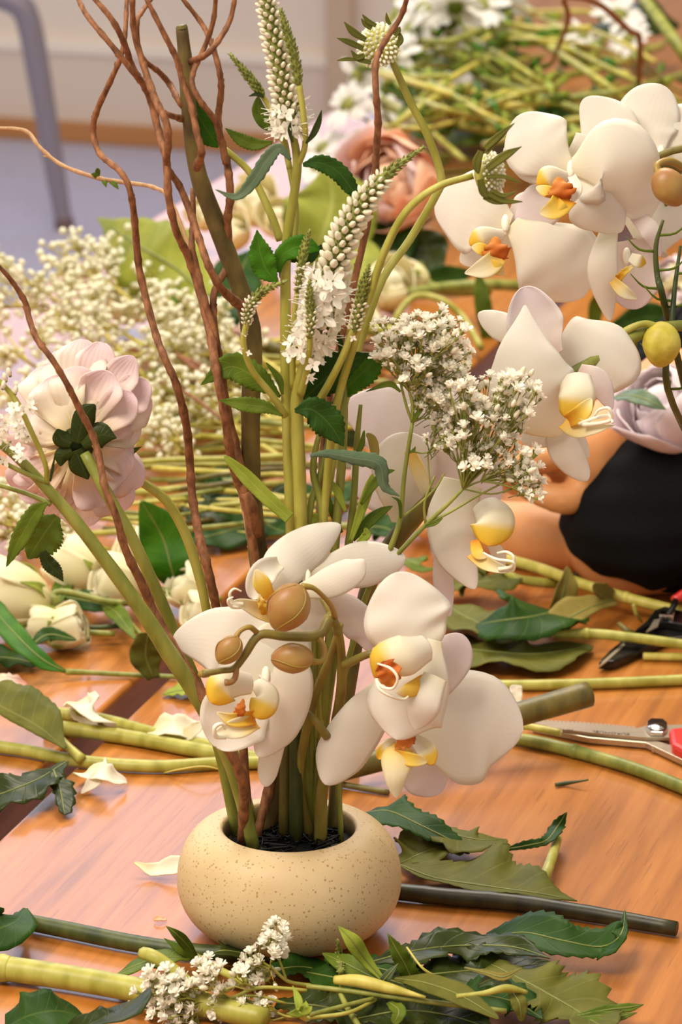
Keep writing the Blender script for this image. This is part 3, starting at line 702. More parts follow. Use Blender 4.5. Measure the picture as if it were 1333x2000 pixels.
w4 = willow('curly willow shoot crossing over its neighbours to join the middle of the thick branch', [(258, -8), (262, 60), (280, 125), (302, 190), (325, 240), (329, 280), (326, 325), (350, 362), (372, 415), (392, 475), (408, 520), (432, 562), (464, 592, .008), (486, 604, .012)], [5.5, 6, 6.5, 7, 7, 7, 7, 7, 7.5, 7.5, 8, 8, 10, 11], -.01)
willow('', [(300, -8), (280, 20), (268, 45), (275, 108), (310, 140), (332, 165), (348, 195, .012), (364, 215, .013)], [4, 4.5, 5, 5, 5.5, 6, 6, 7], .014, parent=w4)
willow('', [(298, 185, -.01), (305, 205), (325, 222), (352, 231, .01), (366, 235, .012)], [6, 5.5, 5.5, 7, 8], .0, parent=w4)
willow('curly willow shoot wrapping across the front of the thick branch near its cut top', [(283, -8), (320, 65), (345, 115), (356, 155), (373, 205), (385, 260), (394, 298), (384, 328, .004)], [4.5, 5.5, 6, 6, 6.5, 6.5, 7, 9], -.008, .004)
w7 = willow('long curly willow twig running just beside the thick branch on the veronica side', [(352, -8), (390, 40), (405, 66), (420, 105), (430, 145), (432, 180), (427, 225), (430, 265), (440, 300), (447, 340), (450, 385), (445, 430), (448, 490), (440, 528), (418, 575), (419, 640), (427, 720), (440, 800), (462, 880), (474, 960), (490, 1030, .01), (512, 1200, .014), (538, 1450, .012), invase(-.019, .002)], [4, 5, 5, 6, 6, 6.5, 6.5, 7, 7, 8, 8, 8, 7, 7, 7, 7, 8, 8, 9, 9, 9, 9, 9, 9], .012, .006)
willow('', [(422, -8), (417, 40), (400, 92), (380, 135), (376, 165), (392, 198), (420, 235), (434, 280), (442, 320)], [4, 5, 5, 5.5, 5.5, 6, 6, 7, 7], .0, .006, parent=w7)
willow('', [(460, -8), (450, 38), (430, 75), (405, 105), (374, 120, .01)], [4.5, 5, 5.5, 6, 7], -.006, .004, parent=w7)
willow('slim curly willow twig emerging from behind the thick branch and joining the bundle', [(377, 368, .024), (377, 435, .016), (375, 480), (386, 530), (402, 595), (420, 652), (430, 715), (446, 810), (468, 905), (480, 970), (498, 1042, .014)], [5, 6, 6, 6.5, 7, 7, 8, 8, 9, 9, 11], .006, .004)
willow('curly willow twig passing in front of the pale pink dahlia and down to the vase', [(-10, 512), (20, 545), (48, 588), (57, 622), (72, 662), (102, 702), (132, 752), (157, 802), (182, 852), (196, 905), (205, 952), (226, 1005), (246, 1075), (280, 1145), (302, 1198), (342, 1268), (398, 1360), (440, 1450), (475, 1530), invase(-.027, -.006)], [4, 5, 6, 6, 6, 6, 6, 6.5, 6.5, 7, 7, 7, 8, 9, 9, 9, 10, 10, 10, 10], -.035, .006)
willow('curly willow twig standing in front of the peach ranunculus', [(797, -8), (782, 35), (748, 88), (734, 125), (735, 180), (739, 240), (735, 300), (733, 345), (715, 450, .02), (672, 640, .02), (640, 800, .02), (625, 1000, .02), (610, 1300, .02), invase(.01, .012)], [5, 5.5, 6, 6.5, 6.5, 7, 7, 7, 7, 7, 7, 8, 8, 8], .0, .008)
willow('dark willow twig arching over the far heap of green stems', [T(1080, 120, .15), T(1110, 40, .26), T(1105, -4, .3), T(1170, 8, .28), T(1230, 60, .22), T(1250, 78, .2), T(1247, 180, .1), T(1240, 260, .03)], [4, 5, 5, 6, 6, 6, 6, 6])
tend = willow('pale thin tendril reaching out over the carpet with a few tiny leaves', [(-10, 250, .34), (50, 256, .34), (78, 288, .33), (120, 322, .32), (185, 346, .3), (240, 356, .3), (300, 366, .28), (335, 395, .26), (380, 520, .24), (420, 700, .2), (470, 960, .1), (520, 1250, .04), invase(-.006, .018)], [3.5, 4, 4, 4, 4, 4, 4, 4, 4, 4, 5, 5, 6], mat='willow_pale')
for (a, b) in (((195, 350), (178, 340)), ((200, 350), (208, 366)), ((215, 355), (232, 370)), ((192, 346), (190, 328))):
    blade('leaf', [P(*a, .3), P((a[0] + b[0]) / 2, (a[1] + b[1]) / 2 - 3, .298), P(*b, .297)], [3, 5, 2], 'leaf_mid', tend)

# ------------------------------------------------------------------ veronica
def budmesh(name, n=6, mats=('bud_white', 'calyx_green')):
    mb = MB(); ellipsoid_into(mb, Vector((0, 0, .62)), UP, .62, .34, 5, n, 0, .3); ellipsoid_into(mb, Vector((0, 0, .12)), UP, .3, .24, 3, n, 1)
    o = mb.build(name, list(mats), None, Vector((0, 0, 0))); me = o.data; bpy.data.objects.remove(o); return me
BUD = budmesh('veronica_bud')
def starmesh():
    mb = MB()
    for k in range(4):
        a = k * PI / 2 + rnd(-.2, .2); d = Vector((math.cos(a), math.sin(a), .35))
        blade_into(mb, [Vector((0, 0, .3)), Vector((0, 0, .3)) + d * .5, Vector((0, 0, .25)) + d * 1.0], [.16, .34, .22], N=UP, meters=True, nu=4, nv=2, tip=.5)
    for k in range(2):
        tube_into(mb, [Vector((0, 0, .2)), Vector((.25 - k * .5, .1, 1.0)), Vector((.4 - k * .8, .1, 1.5))], .04, 3, 2, True)
    ellipsoid_into(mb, Vector((0, 0, .1)), UP, .3, .2, 3, 5, 1)
    o = mb.build('s', ['floret_white', 'calyx_green'], None, Vector((0, 0, 0))); me = o.data; me.name = 'veronica_floret'; bpy.data.objects.remove(o); return me
STAR = starmesh()
def spike(parent, pts, rad, n, whites=0.0, stars=0.0, size=1.0, name='flower_spike', each=False):
    """rad px along path (base to tip); below 'whites' buds are white, below 'stars' they are open florets"""
    core = tube(name, pts, [r * .45 for r in rad], 'bud_green', parent, 8, 6)
    mg = MB(); mw = MB()
    for i in range(n):
        t = (i + .5) / n; p = curve(pts, t); d = (curve(pts, min(1, t + .03)) - curve(pts, max(0, t - .03))).normalized()
        x = d.orthogonal().normalized(); y = d.cross(x); a = i * 2.39996
        o = x * math.cos(a) + y * math.sin(a); r = interp(rad, t) * pxm(p)
        ax = (o * (1.0 if t < whites else .7) + d * (.75 if t < whites else 1.0)).normalized()
        s = interp(rad, t) * pxm(p) * .62 * size * rnd(.85, 1.15)
        q = p + o * r * .4
        if t < stars and random.random() < .8: inst('floret', STAR, core, q + o * r * .35, (o * 1.0 + d * .2 + rvec() * .3).normalized(), s * 1.15, rnd(0, 3))
        elif t < whites:
            if each: inst('bud', BUD, core, q, ax, s)
            else: ellipsoid_into(mw, q + ax * s * .7, ax, s * .62, s * .32, 4, 6, 0, .3)
            ellipsoid_into(mg, q + ax * s * .2, (ax + d * .4), s * .6, s * .3, 4, 5)
        else:
            ellipsoid_into(mg, q + ax * s * .45, ax, s * .62, s * .3, 4, 5, 0, .5)
    if mg.v: mg.build('green_buds', 'calyx_green' if whites else 'bud_green', core)['kind'] = 'stuff'
    if mw.v: mw.build('white_buds', 'bud_white', core)['kind'] = 'stuff'
    return core
def vleaf(parent, pts, hw, mat, Y=0.0, serr=.16, teeth=14, **k):
    k.setdefault('tip', .12); k.setdefault('wave', .1); k.setdefault('fold', .18); k.setdefault('nv', 6)
    return blade('leaf', PL(pts, Y), hw, mat, parent, serr=serr * 1.4, teeth=teeth, **k)
V1 = thing('veronica', 'tall white veronica stem with three upright spikes above the rest of the bouquet', 'veronica', invase(-.003, .004))
tube('lower_stem', [invase(-.003, .004), P(562, 1350, .0), P(572, 1085, .0)], [11.5, 11.5, 11.2], 'stem_olive', V1, 8)  # darker foot: partly its own tone, partly shade painted into the colour
tube('stem', [P(572, 1100, .0), P(566, 950, -.002), P(560, 760, -.002), P(558, 620, 0), P(560, 480, 0), P(575, 380, 0), P(581, 325, 0), P(577, 285, 0), P(568, 250, 0)], [11, 11, 11, 10.5, 10, 9, 9, 8, 7], 'stem_light', V1, 8)
spike(V1, PL([(568, 262, .0), (557, 190, -.002), (540, 100, -.002), (522, 5, 0), (515, -60, .0)], 0), [30, 31, 29, 25, 18], 200, .95, .2, size=.85, each=True)
st = tube('side_stem', PL([(582, 325, 0), (596, 285, -.004), (594, 230, -.008), (584, 160, -.01)]), [6, 6, 6, 6], 'stem_light', V1)
spike(V1, PL([(584, 165, -.01), (575, 110, -.011), (560, 60, -.012), (548, 16, -.012)], 0), [14, 15, 13, 6], 80, .0, size=1.1)
tube('side_stem', PL([(566, 330, .004), (556, 270, .006), (530, 215, .008), (512, 185, .008)]), [6, 5, 5, 5], 'stem_light', V1)
spike(V1, PL([(514, 188, .008), (500, 168, .008), (478, 140, .008), (448, 104, .008)], 0), [11, 14, 12, 6], 70, .0, size=1.1)
tube('side_stem', PL([(548, 470, .006), (530, 420, .008), (492, 342, .01), (452, 302, .012), (430, 285, .014)]), [8, 8, 7, 6.5, 6], 'stem_light', V1)
tube('side_stem', PL([(574, 480, .01), (578, 400, .012), (560, 300, .012), (548, 262, .01)]), [7, 6, 6, 5], 'stem_light', V1)
for (p, h, m, Y, k) in (
    ([(375, 182), (388, 225), (410, 262), (428, 288)], [4, 24, 26, 6], 'leaf_green', .02, {}),
    ([(532, 278), (500, 282), (470, 272), (440, 250)], [3, 12, 12, 2], 'leaf_mid', .012, {}),
    ([(568, 312), (545, 290), (522, 312), (496, 352), (462, 384), (420, 370)], [3, 10, 14, 13, 7, 2], 'leaf_grey', -.012, {}),
    ([(592, 322), (625, 318), (660, 335), (686, 368), (692, 388)], [4, 16, 18, 14, 3], 'leaf_dark', -.01, {}),
    ([(598, 280), (612, 262), (622, 240), (629, 214)], [2, 6, 6, 1], 'leaf_deep', -.008, dict(serr=.05)),
    ([(540, 258), (520, 240), (506, 215), (504, 188)], [3, 14, 14, 4], 'leaf_mid', .01, dict(serr=.02)),
    ([(516, 190), (502, 184), (486, 188)], [2, 4, 1], 'leaf_deep', .006, dict(serr=.0)),
    ([(572, 278), (566, 255), (568, 238)], [2, 4, 1], 'leaf_deep', -.012, dict(serr=.0))):
    vleaf(V1, p, h, m, Y, **k)
V2 = thing('veronica', 'branched veronica with one large white spike leaning over the peach bloom and green side spikes', 'veronica', invase(.004, -.002))
tube('lower_stem', [invase(.004, -.002), P(580, 1350, -.008), P(590, 1085, -.008)], [13.5, 13.5, 13.2], 'stem_darkgreen', V2, 8)  # dark green foot, with the shade above the vase partly painted in
tube('stem', [P(590, 1100, -.008), P(586, 950, -.01), P(580, 800, -.01), P(586, 740, -.012), P(600, 690, -.014)], [13, 13, 13, 10, 8], 'stem_light', V2, 8)
spike(V2, PL([(602, 690, -.014), (630, 600, -.018), (655, 510, -.02), (690, 425, -.02), (752, 345, -.018), (830, 286, -.014)], 0), [30, 36, 36, 32, 20, 6], 230, .8, .34, each=True)
tube('side_stem', PL([(588, 770, -.014), (598, 730, -.022), (604, 690, -.028), (606, 650, -.03)]), [8, 7, 6, 6], 'stem_light', V2)
spike(V2, PL([(606, 660, -.03), (608, 620, -.031), (606, 580, -.032), (606, 545, -.032)], 0), [13, 16, 13, 5], 90, .42, size=.95)
tube('side_stem', PL([(572, 760, -.01), (572, 680, -.012), (576, 610, -.014), (582, 560, -.016)]), [6, 6, 5, 5], 'stem_light', V2)
spike(V2, PL([(582, 570, -.016), (588, 525, -.018), (596, 480, -.018), (606, 448, -.018)], 0), [12, 15, 13, 5], 80, .4, size=.95)
tube('side_stem', PL([(612, 800, -.012), (640, 755, -.018), (668, 700, -.022), (692, 640, -.024)]), [8, 8, 7, 7], 'stem_light', V2)
spike(V2, PL([(692, 648, -.024), (702, 600, -.025), (712, 555, -.026), (722, 515, -.026)], 0), [15, 18, 15, 5], 95, .4, size=.95)
tube('side_stem', PL([(558, 812, -.012), (530, 770, -.018), (492, 722, -.024), (476, 672, -.028), (480, 640, -.03), (486, 620, -.03)]), [8, 7, 6.5, 6, 6, 6], 'stem_light', V2)
spike(V2, PL([(482, 636, -.03), (488, 600, -.031), (512, 570, -.032), (562, 548, -.032)], 0), [12, 16, 14, 6], 95, .5, size=.95)
for (x_, y_, s_) in ((570, 672, 17), (566, 695, 16), (584, 660, 15), (600, 735, 16), (612, 712, 17), (590, 690, 15), (476, 655, 8), (470, 680, 7), (486, 690, 7), (690, 660, 8)):
    p = P(x_, y_, -.03); inst('floret', STAR, V2, p, (CAM - p).normalized() + rvec() * .7, s_ * pxm(p), rnd(0, 3))
for (p, h, m, Y, k) in (
    ([(548, 775), (505, 742), (450, 716), (392, 752)], [3, 24, 26, 3], 'leaf_mid', -.006, {}),
    ([(552, 812), (520, 796), (480, 790), (428, 782)], [2, 12, 15, 3], 'leaf_mid', -.02, {}),
    ([(576, 802), (610, 800), (645, 830), (672, 872)], [4, 26, 30, 4], 'leaf_dark', -.026, {}),
    ([(588, 785), (625, 750), (665, 715), (722, 690)], [6, 30, 30, 4], 'leaf_dark', -.004, {}),
    ([(650, 790), (690, 745), (722, 715), (744, 680)], [3, 24, 26, 5], 'leaf_green', .002, {}),
    ([(606, 890), (640, 886), (690, 894), (740, 906), (752, 950), (782, 970)], [3, 8, 13, 15, 9, 2], 'leaf_grey', -.03, dict(fold=-.3)),
    ([(541, 552), (520, 525), (508, 490), (502, 448)], [5, 24, 22, 2], 'leaf_green', -.008, {}),
    ([(545, 532), (552, 498), (590, 480), (625, 488)], [4, 16, 22, 6], 'leaf_green', -.004, dict(serr=.08)),
    ([(630, 480), (600, 505), (560, 500), (548, 545)], [4, 12, 12, 4], 'leaf_dark', .004, dict(serr=.08)),
    ([(566, 1012), (520, 970), (480, 930), (438, 890)], [12, 14, 14, 6], 'leaf_light', -.014, dict(serr=.0)),
    ([(672, 705), (665, 670), (658, 640)], [2, 6, 1], 'leaf_dark', -.01, dict(serr=0)),
    ([(552, 770), (545, 740), (520, 708)], [3, 7, 2], 'leaf_mid', -.01, dict(serr=0))):
    vleaf(V2, p, h, m, Y, **k)
# leafy light green shoots beside the veronica stems
sh = thing('leafy_shoot', 'pair of light green stems with narrow young leaves beside the veronica', 'shoot', invase(.012, .008))
for pts, r in (([(640, 1300, 0), (655, 1060, 0), (668, 900, 0), (672, 780, 0), (668, 700, .004)], [9, 9, 9, 8, 5]), ([(650, 1300, .004), (682, 1060, .004), (692, 960, .004), (698, 860, .004), (705, 790, .006)], [9, 8, 7, 6, 4]), ([(610, 1250, -.004), (630, 1020, -.004), (612, 920, -.004), (625, 840, -.004)], [8, 8, 7, 5]), ([(590, 1200, -.006), (605, 1000, -.004), (625, 930, -.002), (650, 820, .0)], [8, 7, 6, 4])):
    tube('stem', [invase(.012, .008)] + PL(pts), [8] + r, 'stem_mid', sh)
for (p, h, m, Y) in (([(690, 1055), (720, 1020), (745, 1000), (768, 988)], [4, 11, 9, 2], 'leaf_mid', -.004), ([(684, 1060), (705, 1000), (722, 950), (728, 925)], [4, 9, 9, 3], 'leaf_light', -.006), ([(706, 985), (728, 950), (750, 925), (772, 918)], [3, 8, 7, 2], 'leaf_mid', -.008),
                     ([(716, 900), (732, 890), (728, 860), (716, 846)], [3, 8, 9, 4], 'leaf_dry', -.004), ([(690, 900), (706, 870), (712, 840)], [3, 6, 2], 'leaf_mid', -.004), ([(676, 1000), (660, 960), (648, 940)], [3, 8, 2], 'leaf_light', -.004), ([(668, 1040), (650, 1000), (640, 960)], [3, 7, 2], 'leaf_mid', .002),
                     ([(700, 1060), (716, 1045), (714, 1030)], [5, 9, 3], 'leaf_light', -.006), ([(640, 1030), (618, 1015), (600, 1012)], [4, 12, 6], 'leaf_light', .004)):
    vleaf(sh, p, h, m, Y, serr=.03, teeth=6)
V3 = thing('veronica', 'veronica stem leaning away beside the dahlia with loose white open florets and drooping dark leaves', 'veronica', invase(-.02, -.012))
tube('stem', [invase(-.02, -.012), P(455, 1500, -.024), P(395, 1375, -.035), P(330, 1275, -.042), P(268, 1180, -.046), P(165, 1040, -.05), P(88, 950, -.052), P(30, 890, -.054), P(-20, 850, -.055)], [13, 15, 17, 17, 15, 13, 11, 10, 9], 'stem_mid', V3, 10, knots=.05)
tube('side_stem', PL([(92, 945, -.053), (88, 905, -.056), (60, 840, -.058), (30, 780, -.058), (-10, 735, -.058)]), [5, 5, 5.5, 5.5, 5], 'stem_light', V3)
tube('side_stem', PL([(95, 945, -.053), (40, 920, -.058), (-10, 895, -.06)]), [5, 5, 5], 'stem_mid', V3)
tube('side_stem', PL([(100, 985, -.052), (55, 965, -.05), (-10, 945, -.05)]), [6, 5, 5], 'stem_mid', V3)
for i in range(34):
    p = P(rnd(-15, 58), rnd(792, 900), -.06 + rnd(-.008, .008)); inst('floret', STAR, V3, p, (CAM - p).normalized() + rvec() * .8, rnd(13, 17) * pxm(p), rnd(0, 3))
for (x_, y_) in ((20, 735), (12, 745), (30, 770), (5, 760)):
    p = P(x_, y_, -.06); inst('bud', BUD, V3, p, Vector((rnd(-.3, .3), -.2, 1)).normalized(), 16 * pxm(p))
for (p, h, m, Y, k) in (
    ([(92, 982), (70, 1000), (40, 1050), (12, 1108)], [3, 16, 18, 3], 'leaf_mid', -.058, {}),
    ([(112, 1008), (95, 1030), (75, 1060), (55, 1092)], [8, 36, 36, 6], 'leaf_mid', -.05, dict(mat='x')),
    ([(82, 1078), (95, 1100), (110, 1115), (124, 1136)], [8, 14, 12, 2], 'leaf_deep', -.054, {}),
    ([(98, 940), (102, 920), (108, 885)], [2, 3, 1], 'leaf_deep', -.058, dict(serr=0))):
    k.pop('mat', None); vleaf(V3, p, h, m, Y, **k)

# ------------------------------------------------------------------ baby's breath
def floretmesh(name, petals=9, mats=('floret_white', 'calyx_green')):
    mb = MB()
    for k in range(petals):
        a = k * 2.4; el = .25 + .9 * (k / petals); d = Vector((math.cos(a) * math.cos(el), math.sin(a) * math.cos(el), math.sin(el)))
        b = Vector((0, 0, .25)); s_ = d.cross(UP).normalized() * .27
        tip = b + d * .85
        mb.add([b - s_ * .4, b + s_ * .4, tip + s_ + UP * .05, tip + d * .12, tip - s_ + UP * .05], [(0, 1, 2, 3, 4)])
    ellipsoid_into(mb, Vector((0, 0, .45)), UP, .42, .4, 4, 6, 0)
    ellipsoid_into(mb, Vector((0, 0, -.05)), UP, .45, .26, 4, 5, 1)
    o = mb.build(name, list(mats), None, Vector((0, 0, 0)), smooth=False); me = o.data; me.name = name; bpy.data.objects.remove(o); return me
FLO = floretmesh('gypsophila_floret')
BUDS = budmesh('gypsophila_bud')
def gyps(parent, nodes, heads, Y, n, size=10, grow=None, jit=.010):
    """nodes: branch points in px; heads: (cx, cy, rx, ry, node index, share)"""
    mb = MB(); tot = sum(h[5] for h in heads)
    for (cx, cy, rx, ry, ni, sh_) in heads:
        nd = nodes[ni]; k = max(3, int(n * sh_ / tot)); subs = []
        for j in range(max(3, k // 4)):
            a = rnd(0, 6.28); r = math.sqrt(random.random()) * .9
            tx, ty = cx + rx * r * math.cos(a), cy + ry * r * math.sin(a)
            y2 = Y + rnd(-jit, jit); m = P(nd[0] + (tx - nd[0]) * .62, nd[1] + (ty - nd[1]) * .62, y2)
            base = P(nd[0], nd[1], Y); mid = (base + m) * .5 + rvec() * .0015
            tube_into(mb, [base, mid, m], [1.9, 1.6, 1.4], 5, 3); subs.append((m, tx, ty, y2))
        for i in range(k):
            m, tx, ty, y2 = random.choice(subs)
            fx, fy = tx + rnd(-1, 1) * max(rx * .5, 18), ty + rnd(-1, 1) * max(ry * .5, 18)
            p = P(fx, fy, y2 + rnd(-jit, jit) * .6); ax = (p - m).normalized()
            tube_into(mb, [m, (m + p) * .5 + rvec() * .001, p], [1.2, 1.0, 1.3], 4, 2)
            s_ = size * rnd(.72, 1.2) * pxm(p)
            if random.random() < .84: inst('floret', FLO, parent, p, (ax + (grow or UP) * .5 + rvec() * .3).normalized(), s_, rnd(0, 3))
            else: inst('bud', BUDS, parent, p, ax, s_ * .9)
    return mb
nodes_x = lambda h: nd[h[4]]
G1 = thing('babys_breath', 'dense cluster of white baby\'s breath standing in the bowl vase in front of the orchids', 'baby\'s breath', invase(.03, -.004))
nd = [(806, 825), (783, 1012), (832, 1025), (905, 955), (836, 885), (940, 940), (800, 765)]
heads = [(780, 655, 55, 36, 6, 20), (845, 650, 60, 38, 6, 26), (880, 690, 50, 36, 6, 18), (830, 720, 55, 36, 6, 22), (860, 760, 50, 34, 0, 18), (940, 775, 60, 36, 3, 20), (1010, 770, 46, 40, 3, 16), (900, 810, 60, 36, 3, 22), (985, 830, 56, 40, 3, 22), (860, 850, 40, 30, 4, 9), (925, 870, 60, 36, 3, 20), (1005, 900, 46, 40, 5, 18), (1025, 945, 32, 26, 5, 12), (840, 800, 34, 28, 0, 8), (765, 700, 26, 20, 6, 5)]
mb = gyps(G1, nd, heads, -.004, 350, 17)
fill = MB()
for i in range(330):
    hd = random.choices(heads, [h[5] for h in heads])[0]; a = rnd(0, 6.28); r = math.sqrt(random.random()) * 1.05
    p = P(hd[0] + hd[2] * r * math.cos(a), hd[1] + hd[3] * r * math.sin(a), rnd(-.012, .012)); n0 = P(nodes_x(hd)[0], nodes_x(hd)[1], -.004)
    ax = ((p - n0).normalized() + rvec() * .4 + UP * .3).normalized(); mt = Matrix.Translation(p) @ ax.to_track_quat('Z', 'Y').to_matrix().to_4x4() @ Matrix.Scale(rnd(9, 15) * pxm(p), 4)
    for pg in FLO.polygons: fill.add([mt @ FLO.vertices[k].co for k in pg.vertices], [tuple(range(len(pg.vertices)))], pg.material_index)
    tube_into(mb, [p - ax * .009 + rvec() * .001, p], [1.1, 1.2], 3, 1)
fill.build('small_florets', ['floret_white', 'calyx_green'], G1, smooth=False)['kind'] = 'stuff'
for pts, r in (([(760, 1080), (782, 1014), (790, 930), (806, 825)], [6, 5, 4.5, 4]), ([(783, 1012), (812, 990), (850, 955), (868, 925)], [3, 2.5, 2.5, 2]), ([(720, 1150), (770, 1090), (832, 1025), (875, 985), (905, 955)], [6, 5, 4.5, 4, 3]), ([(806, 825), (795, 795), (780, 740), (765, 710)], [3, 3, 2.5, 2]), ([(806, 825), (806, 790), (800, 765)], [4, 3.5, 3]), ([(832, 1025), (880, 1000), (940, 965), (990, 940)], [3.5, 3, 2.5, 2]),
               ([(800, 880), (825, 885), (850, 880)], [2, 1.8, 1.6]), ([(905, 955), (960, 965), (1000, 955)], [2, 2, 2]), ([(905, 955), (925, 945), (940, 940)], [2.5, 2.2, 2]), ([(832, 1025), (830, 980), (850, 930)], [3, 2.5, 2]), ([(836, 885), (838, 920), (842, 960)], [1.5, 1.5, 1.5]), ([(905, 955), (920, 900), (930, 850)], [2.6, 2.2, 2]), ([(905, 955), (980, 880), (1010, 800)], [2.6, 2.2, 1.6])):
    tube_into(mb, PL(pts, -.004), r, 6, 4)
tube_into(mb, [invase(.03, -.004), P(660, 1400, 0), P(700, 1220, 0), P(722, 1148, -.004), P(760, 1080, -.004)], [6, 6, 6, 6, 6], 6, 5)
mb.build('stems', 'stem_mid', G1)
for (p, h) in (([(806, 825), (815, 810), (826, 802)], [2, 5, 1]), ([(800, 885), (808, 880), (812, 872)], [1, 3, 1]), ([(783, 765), (760, 750), (715, 765)], [2, 6, 2]), ([(783, 1012), (780, 980), (765, 970)], [2, 3, 1]), ([(832, 1028), (850, 1022), (866, 1012)], [3, 4, 1])):
    blade('leaf', PL(p, -.006), h, 'leaf_mid', G1, fold=.3)

# ------------------------------------------------------------------ scabiosa, dahlia, nodding bud
def scabiosa(label, stem, c, ax, R, bracts, Y):
    o = thing('scabiosa', label, 'scabiosa', stem[0])
    tube('stem', stem, [8] * (len(stem) - 3) + [8, 7.5, 7], 'stem_light', o, 8)
    cc = P(c[0], c[1], Y); a = ax.normalized(); r = R * pxm(cc)
    mb = MB(); ellipsoid_into(mb, cc, a, r * .62, r * .95, 10, 16); hd = mb.build('flower_head', 'stem_light', o, cc)
    mb = MB(); x = a.orthogonal().normalized(); y = a.cross(x)
    for i in range(110):
        t = (i + .5) / 110; th = math.acos(1 - t); an = i * 2.39996
        d = a * math.cos(th) * .66 + (x * math.cos(an) + y * math.sin(an)) * math.sin(th)
        ellipsoid_into(mb, cc + d * r * .98, d, r * .13, r * .085, 4, 6)
    mb.build('disc_florets', 'floret_cream', hd, cc)['kind'] = 'stuff'
    for (p, h) in bracts:
        blade('bract', PL(p, Y - .013), h, 'leaf_olive', o, fold=.25, cup=0, nv=4)
    return o
scabiosa('scabiosa bud with a domed green centre and spread bracts, behind a willow twig', [invase(.016, .012), P(615, 1200, .03), P(660, 850, .04), P(735, 575, .05), P(800, 470, .06), P(850, 385, .06), P(862, 345, .06), P(836, 265, .06), P(800, 195, .06), P(765, 115, .06)], (742, 90), P(742, 90, .05) - P(765, 118, .06) + Vector((-.006, -.012, .002)), 44,
         [([(715, 78), (690, 62), (672, 42)], [5, 7, 2]), ([(710, 95), (682, 82), (658, 74)], [5, 6, 2]), ([(712, 108), (698, 112), (686, 98)], [5, 6, 2]), ([(725, 122), (700, 115), (690, 102)], [4, 5, 2]), ([(700, 117), (680, 115), (658, 118)], [2, 4, 2]), ([(735, 50), (720, 42), (708, 28)], [4, 5, 2]), ([(726, 56), (714, 48), (706, 36)], [4, 4, 2]), ([(762, 48), (757, 38), (755, 24)], [3, 4, 1]), ([(772, 70), (778, 60), (782, 52)], [4, 6, 2]), ([(776, 90), (783, 78), (780, 60)], [4, 6, 2])], .055)
scabiosa('nodding scabiosa bud with long curling bracts in front of the big orchids', [invase(.02, .002), P(625, 1200, .0), P(648, 850, -.01), P(690, 680, -.02), P(722, 580, -.024), P(752, 490, -.026), P(795, 412, -.028), P(855, 365, -.03), P(925, 343, -.03)], (955, 340), Vector((.03, -.008, .004)), 44,
         [([(948, 290), (972, 268), (1006, 240)], [6, 7, 2]), ([(950, 300), (968, 278), (990, 258)], [4, 5, 2]), ([(952, 330), (985, 305), (1020, 286)], [7, 9, 2]), ([(950, 345), (985, 345), (1020, 358)], [4, 4, 2]), ([(955, 378), (985, 392), (1022, 394)], [6, 6, 2]), ([(962, 372), (985, 382), (1010, 374)], [4, 4, 1]), ([(945, 385), (968, 394), (1000, 396)], [4, 5, 2]), ([(940, 295), (932, 318), (935, 340)], [6, 9, 5]), ([(938, 350), (945, 375), (960, 388)], [6, 8, 4])], -.03)
yD = .0
DH = thing('dahlia', 'pale pink dahlia turned away, showing green sepals and ruffled petal backs', 'dahlia', invase(-.03, .01))
tube('stem', [invase(-.03, .01), P(420, 1430, .0), P(345, 1245, -.01), P(270, 1075, -.016), P(215, 975, -.016), P(165, 885, -.008)], [12, 12, 12, 12, 12, 11], 'stem_mid', DH, 10)
c = P(150, 868, yD); mb = MB(); ellipsoid_into(mb, c, (CAM - c), .006, .010, 8, 14); mb.build('receptacle', 'leaf_deep', DH, c)
dp = [ # back (far) petals first : tip x, y, depth, half-width px, material
    (40, 760, .03, 48, 0), (78, 715, .032, 50, 1), (118, 682, .034, 46, 1), (160, 662, .034, 44, 1), (198, 668, .034, 36, 0), (228, 700, .034, 36, 1), (262, 696, .03, 30, 0), (290, 745, .03, 34, 0), (296, 780, .03, 34, 1),
    (20, 830, .028, 50, 0), (14, 905, .028, 46, 0), (35, 965, .026, 46, 0), (85, 1010, .026, 44, 0), (70, 1035, .03, 26, 0), (170, 1028, .02, 48, 1), (240, 1000, .02, 40, 0), (278, 948, .02, 42, 0), (262, 880, .022, 44, 0), (270, 820, .026, 40, 1),
    (60, 800, .014, 52, 1), (100, 735, .014, 50, 1), (150, 715, .014, 46, 1), (212, 725, .012, 38, 0), (262, 770, .01, 34, 0), (255, 810, .012, 30, 0), (40, 930, .014, 44, 0), (110, 985, .012, 42, 1), (200, 990, .01, 40, 0), (250, 930, .012, 38, 0)]
for (tx, ty, dz, hw, mi) in dp:
    bx, by = 150 + (tx - 150) * .08, 868 + (ty - 868) * .08
    m1, m2 = (bx + (tx - bx) * .4, by + (ty - by) * .4), (bx + (tx - bx) * .75, by + (ty - by) * .75)
    blade('petal', [P(bx, by, yD + .002), P(m1[0], m1[1], yD + dz * .3), P(m2[0], m2[1], yD + dz * .75), P(tx, ty, yD + dz)], [8, hw * .8, hw * 1.2, hw * .95], ('dahlia_pink', 'dahlia_cream')[mi], DH, tip=.4, cup=rnd(.1, .35) * random.choice((1, 1, -1)), wave=.3, wn=1.6, nu=16, nv=8)
for (p, h) in (([(150, 865), (165, 815), (186, 790)], [14, 22, 8]), ([(160, 868), (195, 850), (228, 855)], [12, 26, 4]), ([(148, 880), (160, 910), (172, 936)], [16, 24, 6]), ([(140, 865), (120, 855), (112, 838)], [12, 18, 6]), ([(140, 880), (122, 890), (118, 910)], [12, 16, 6])):
    blade('sepal', PL(p, -.010), h, 'leaf_deep', DH, cup=-.3, tip=.3)
NB = thing('nodding_bud', 'bent light green stem ending in a small nodding bud beside the dahlia', 'bud stem', invase(-.02, .02))
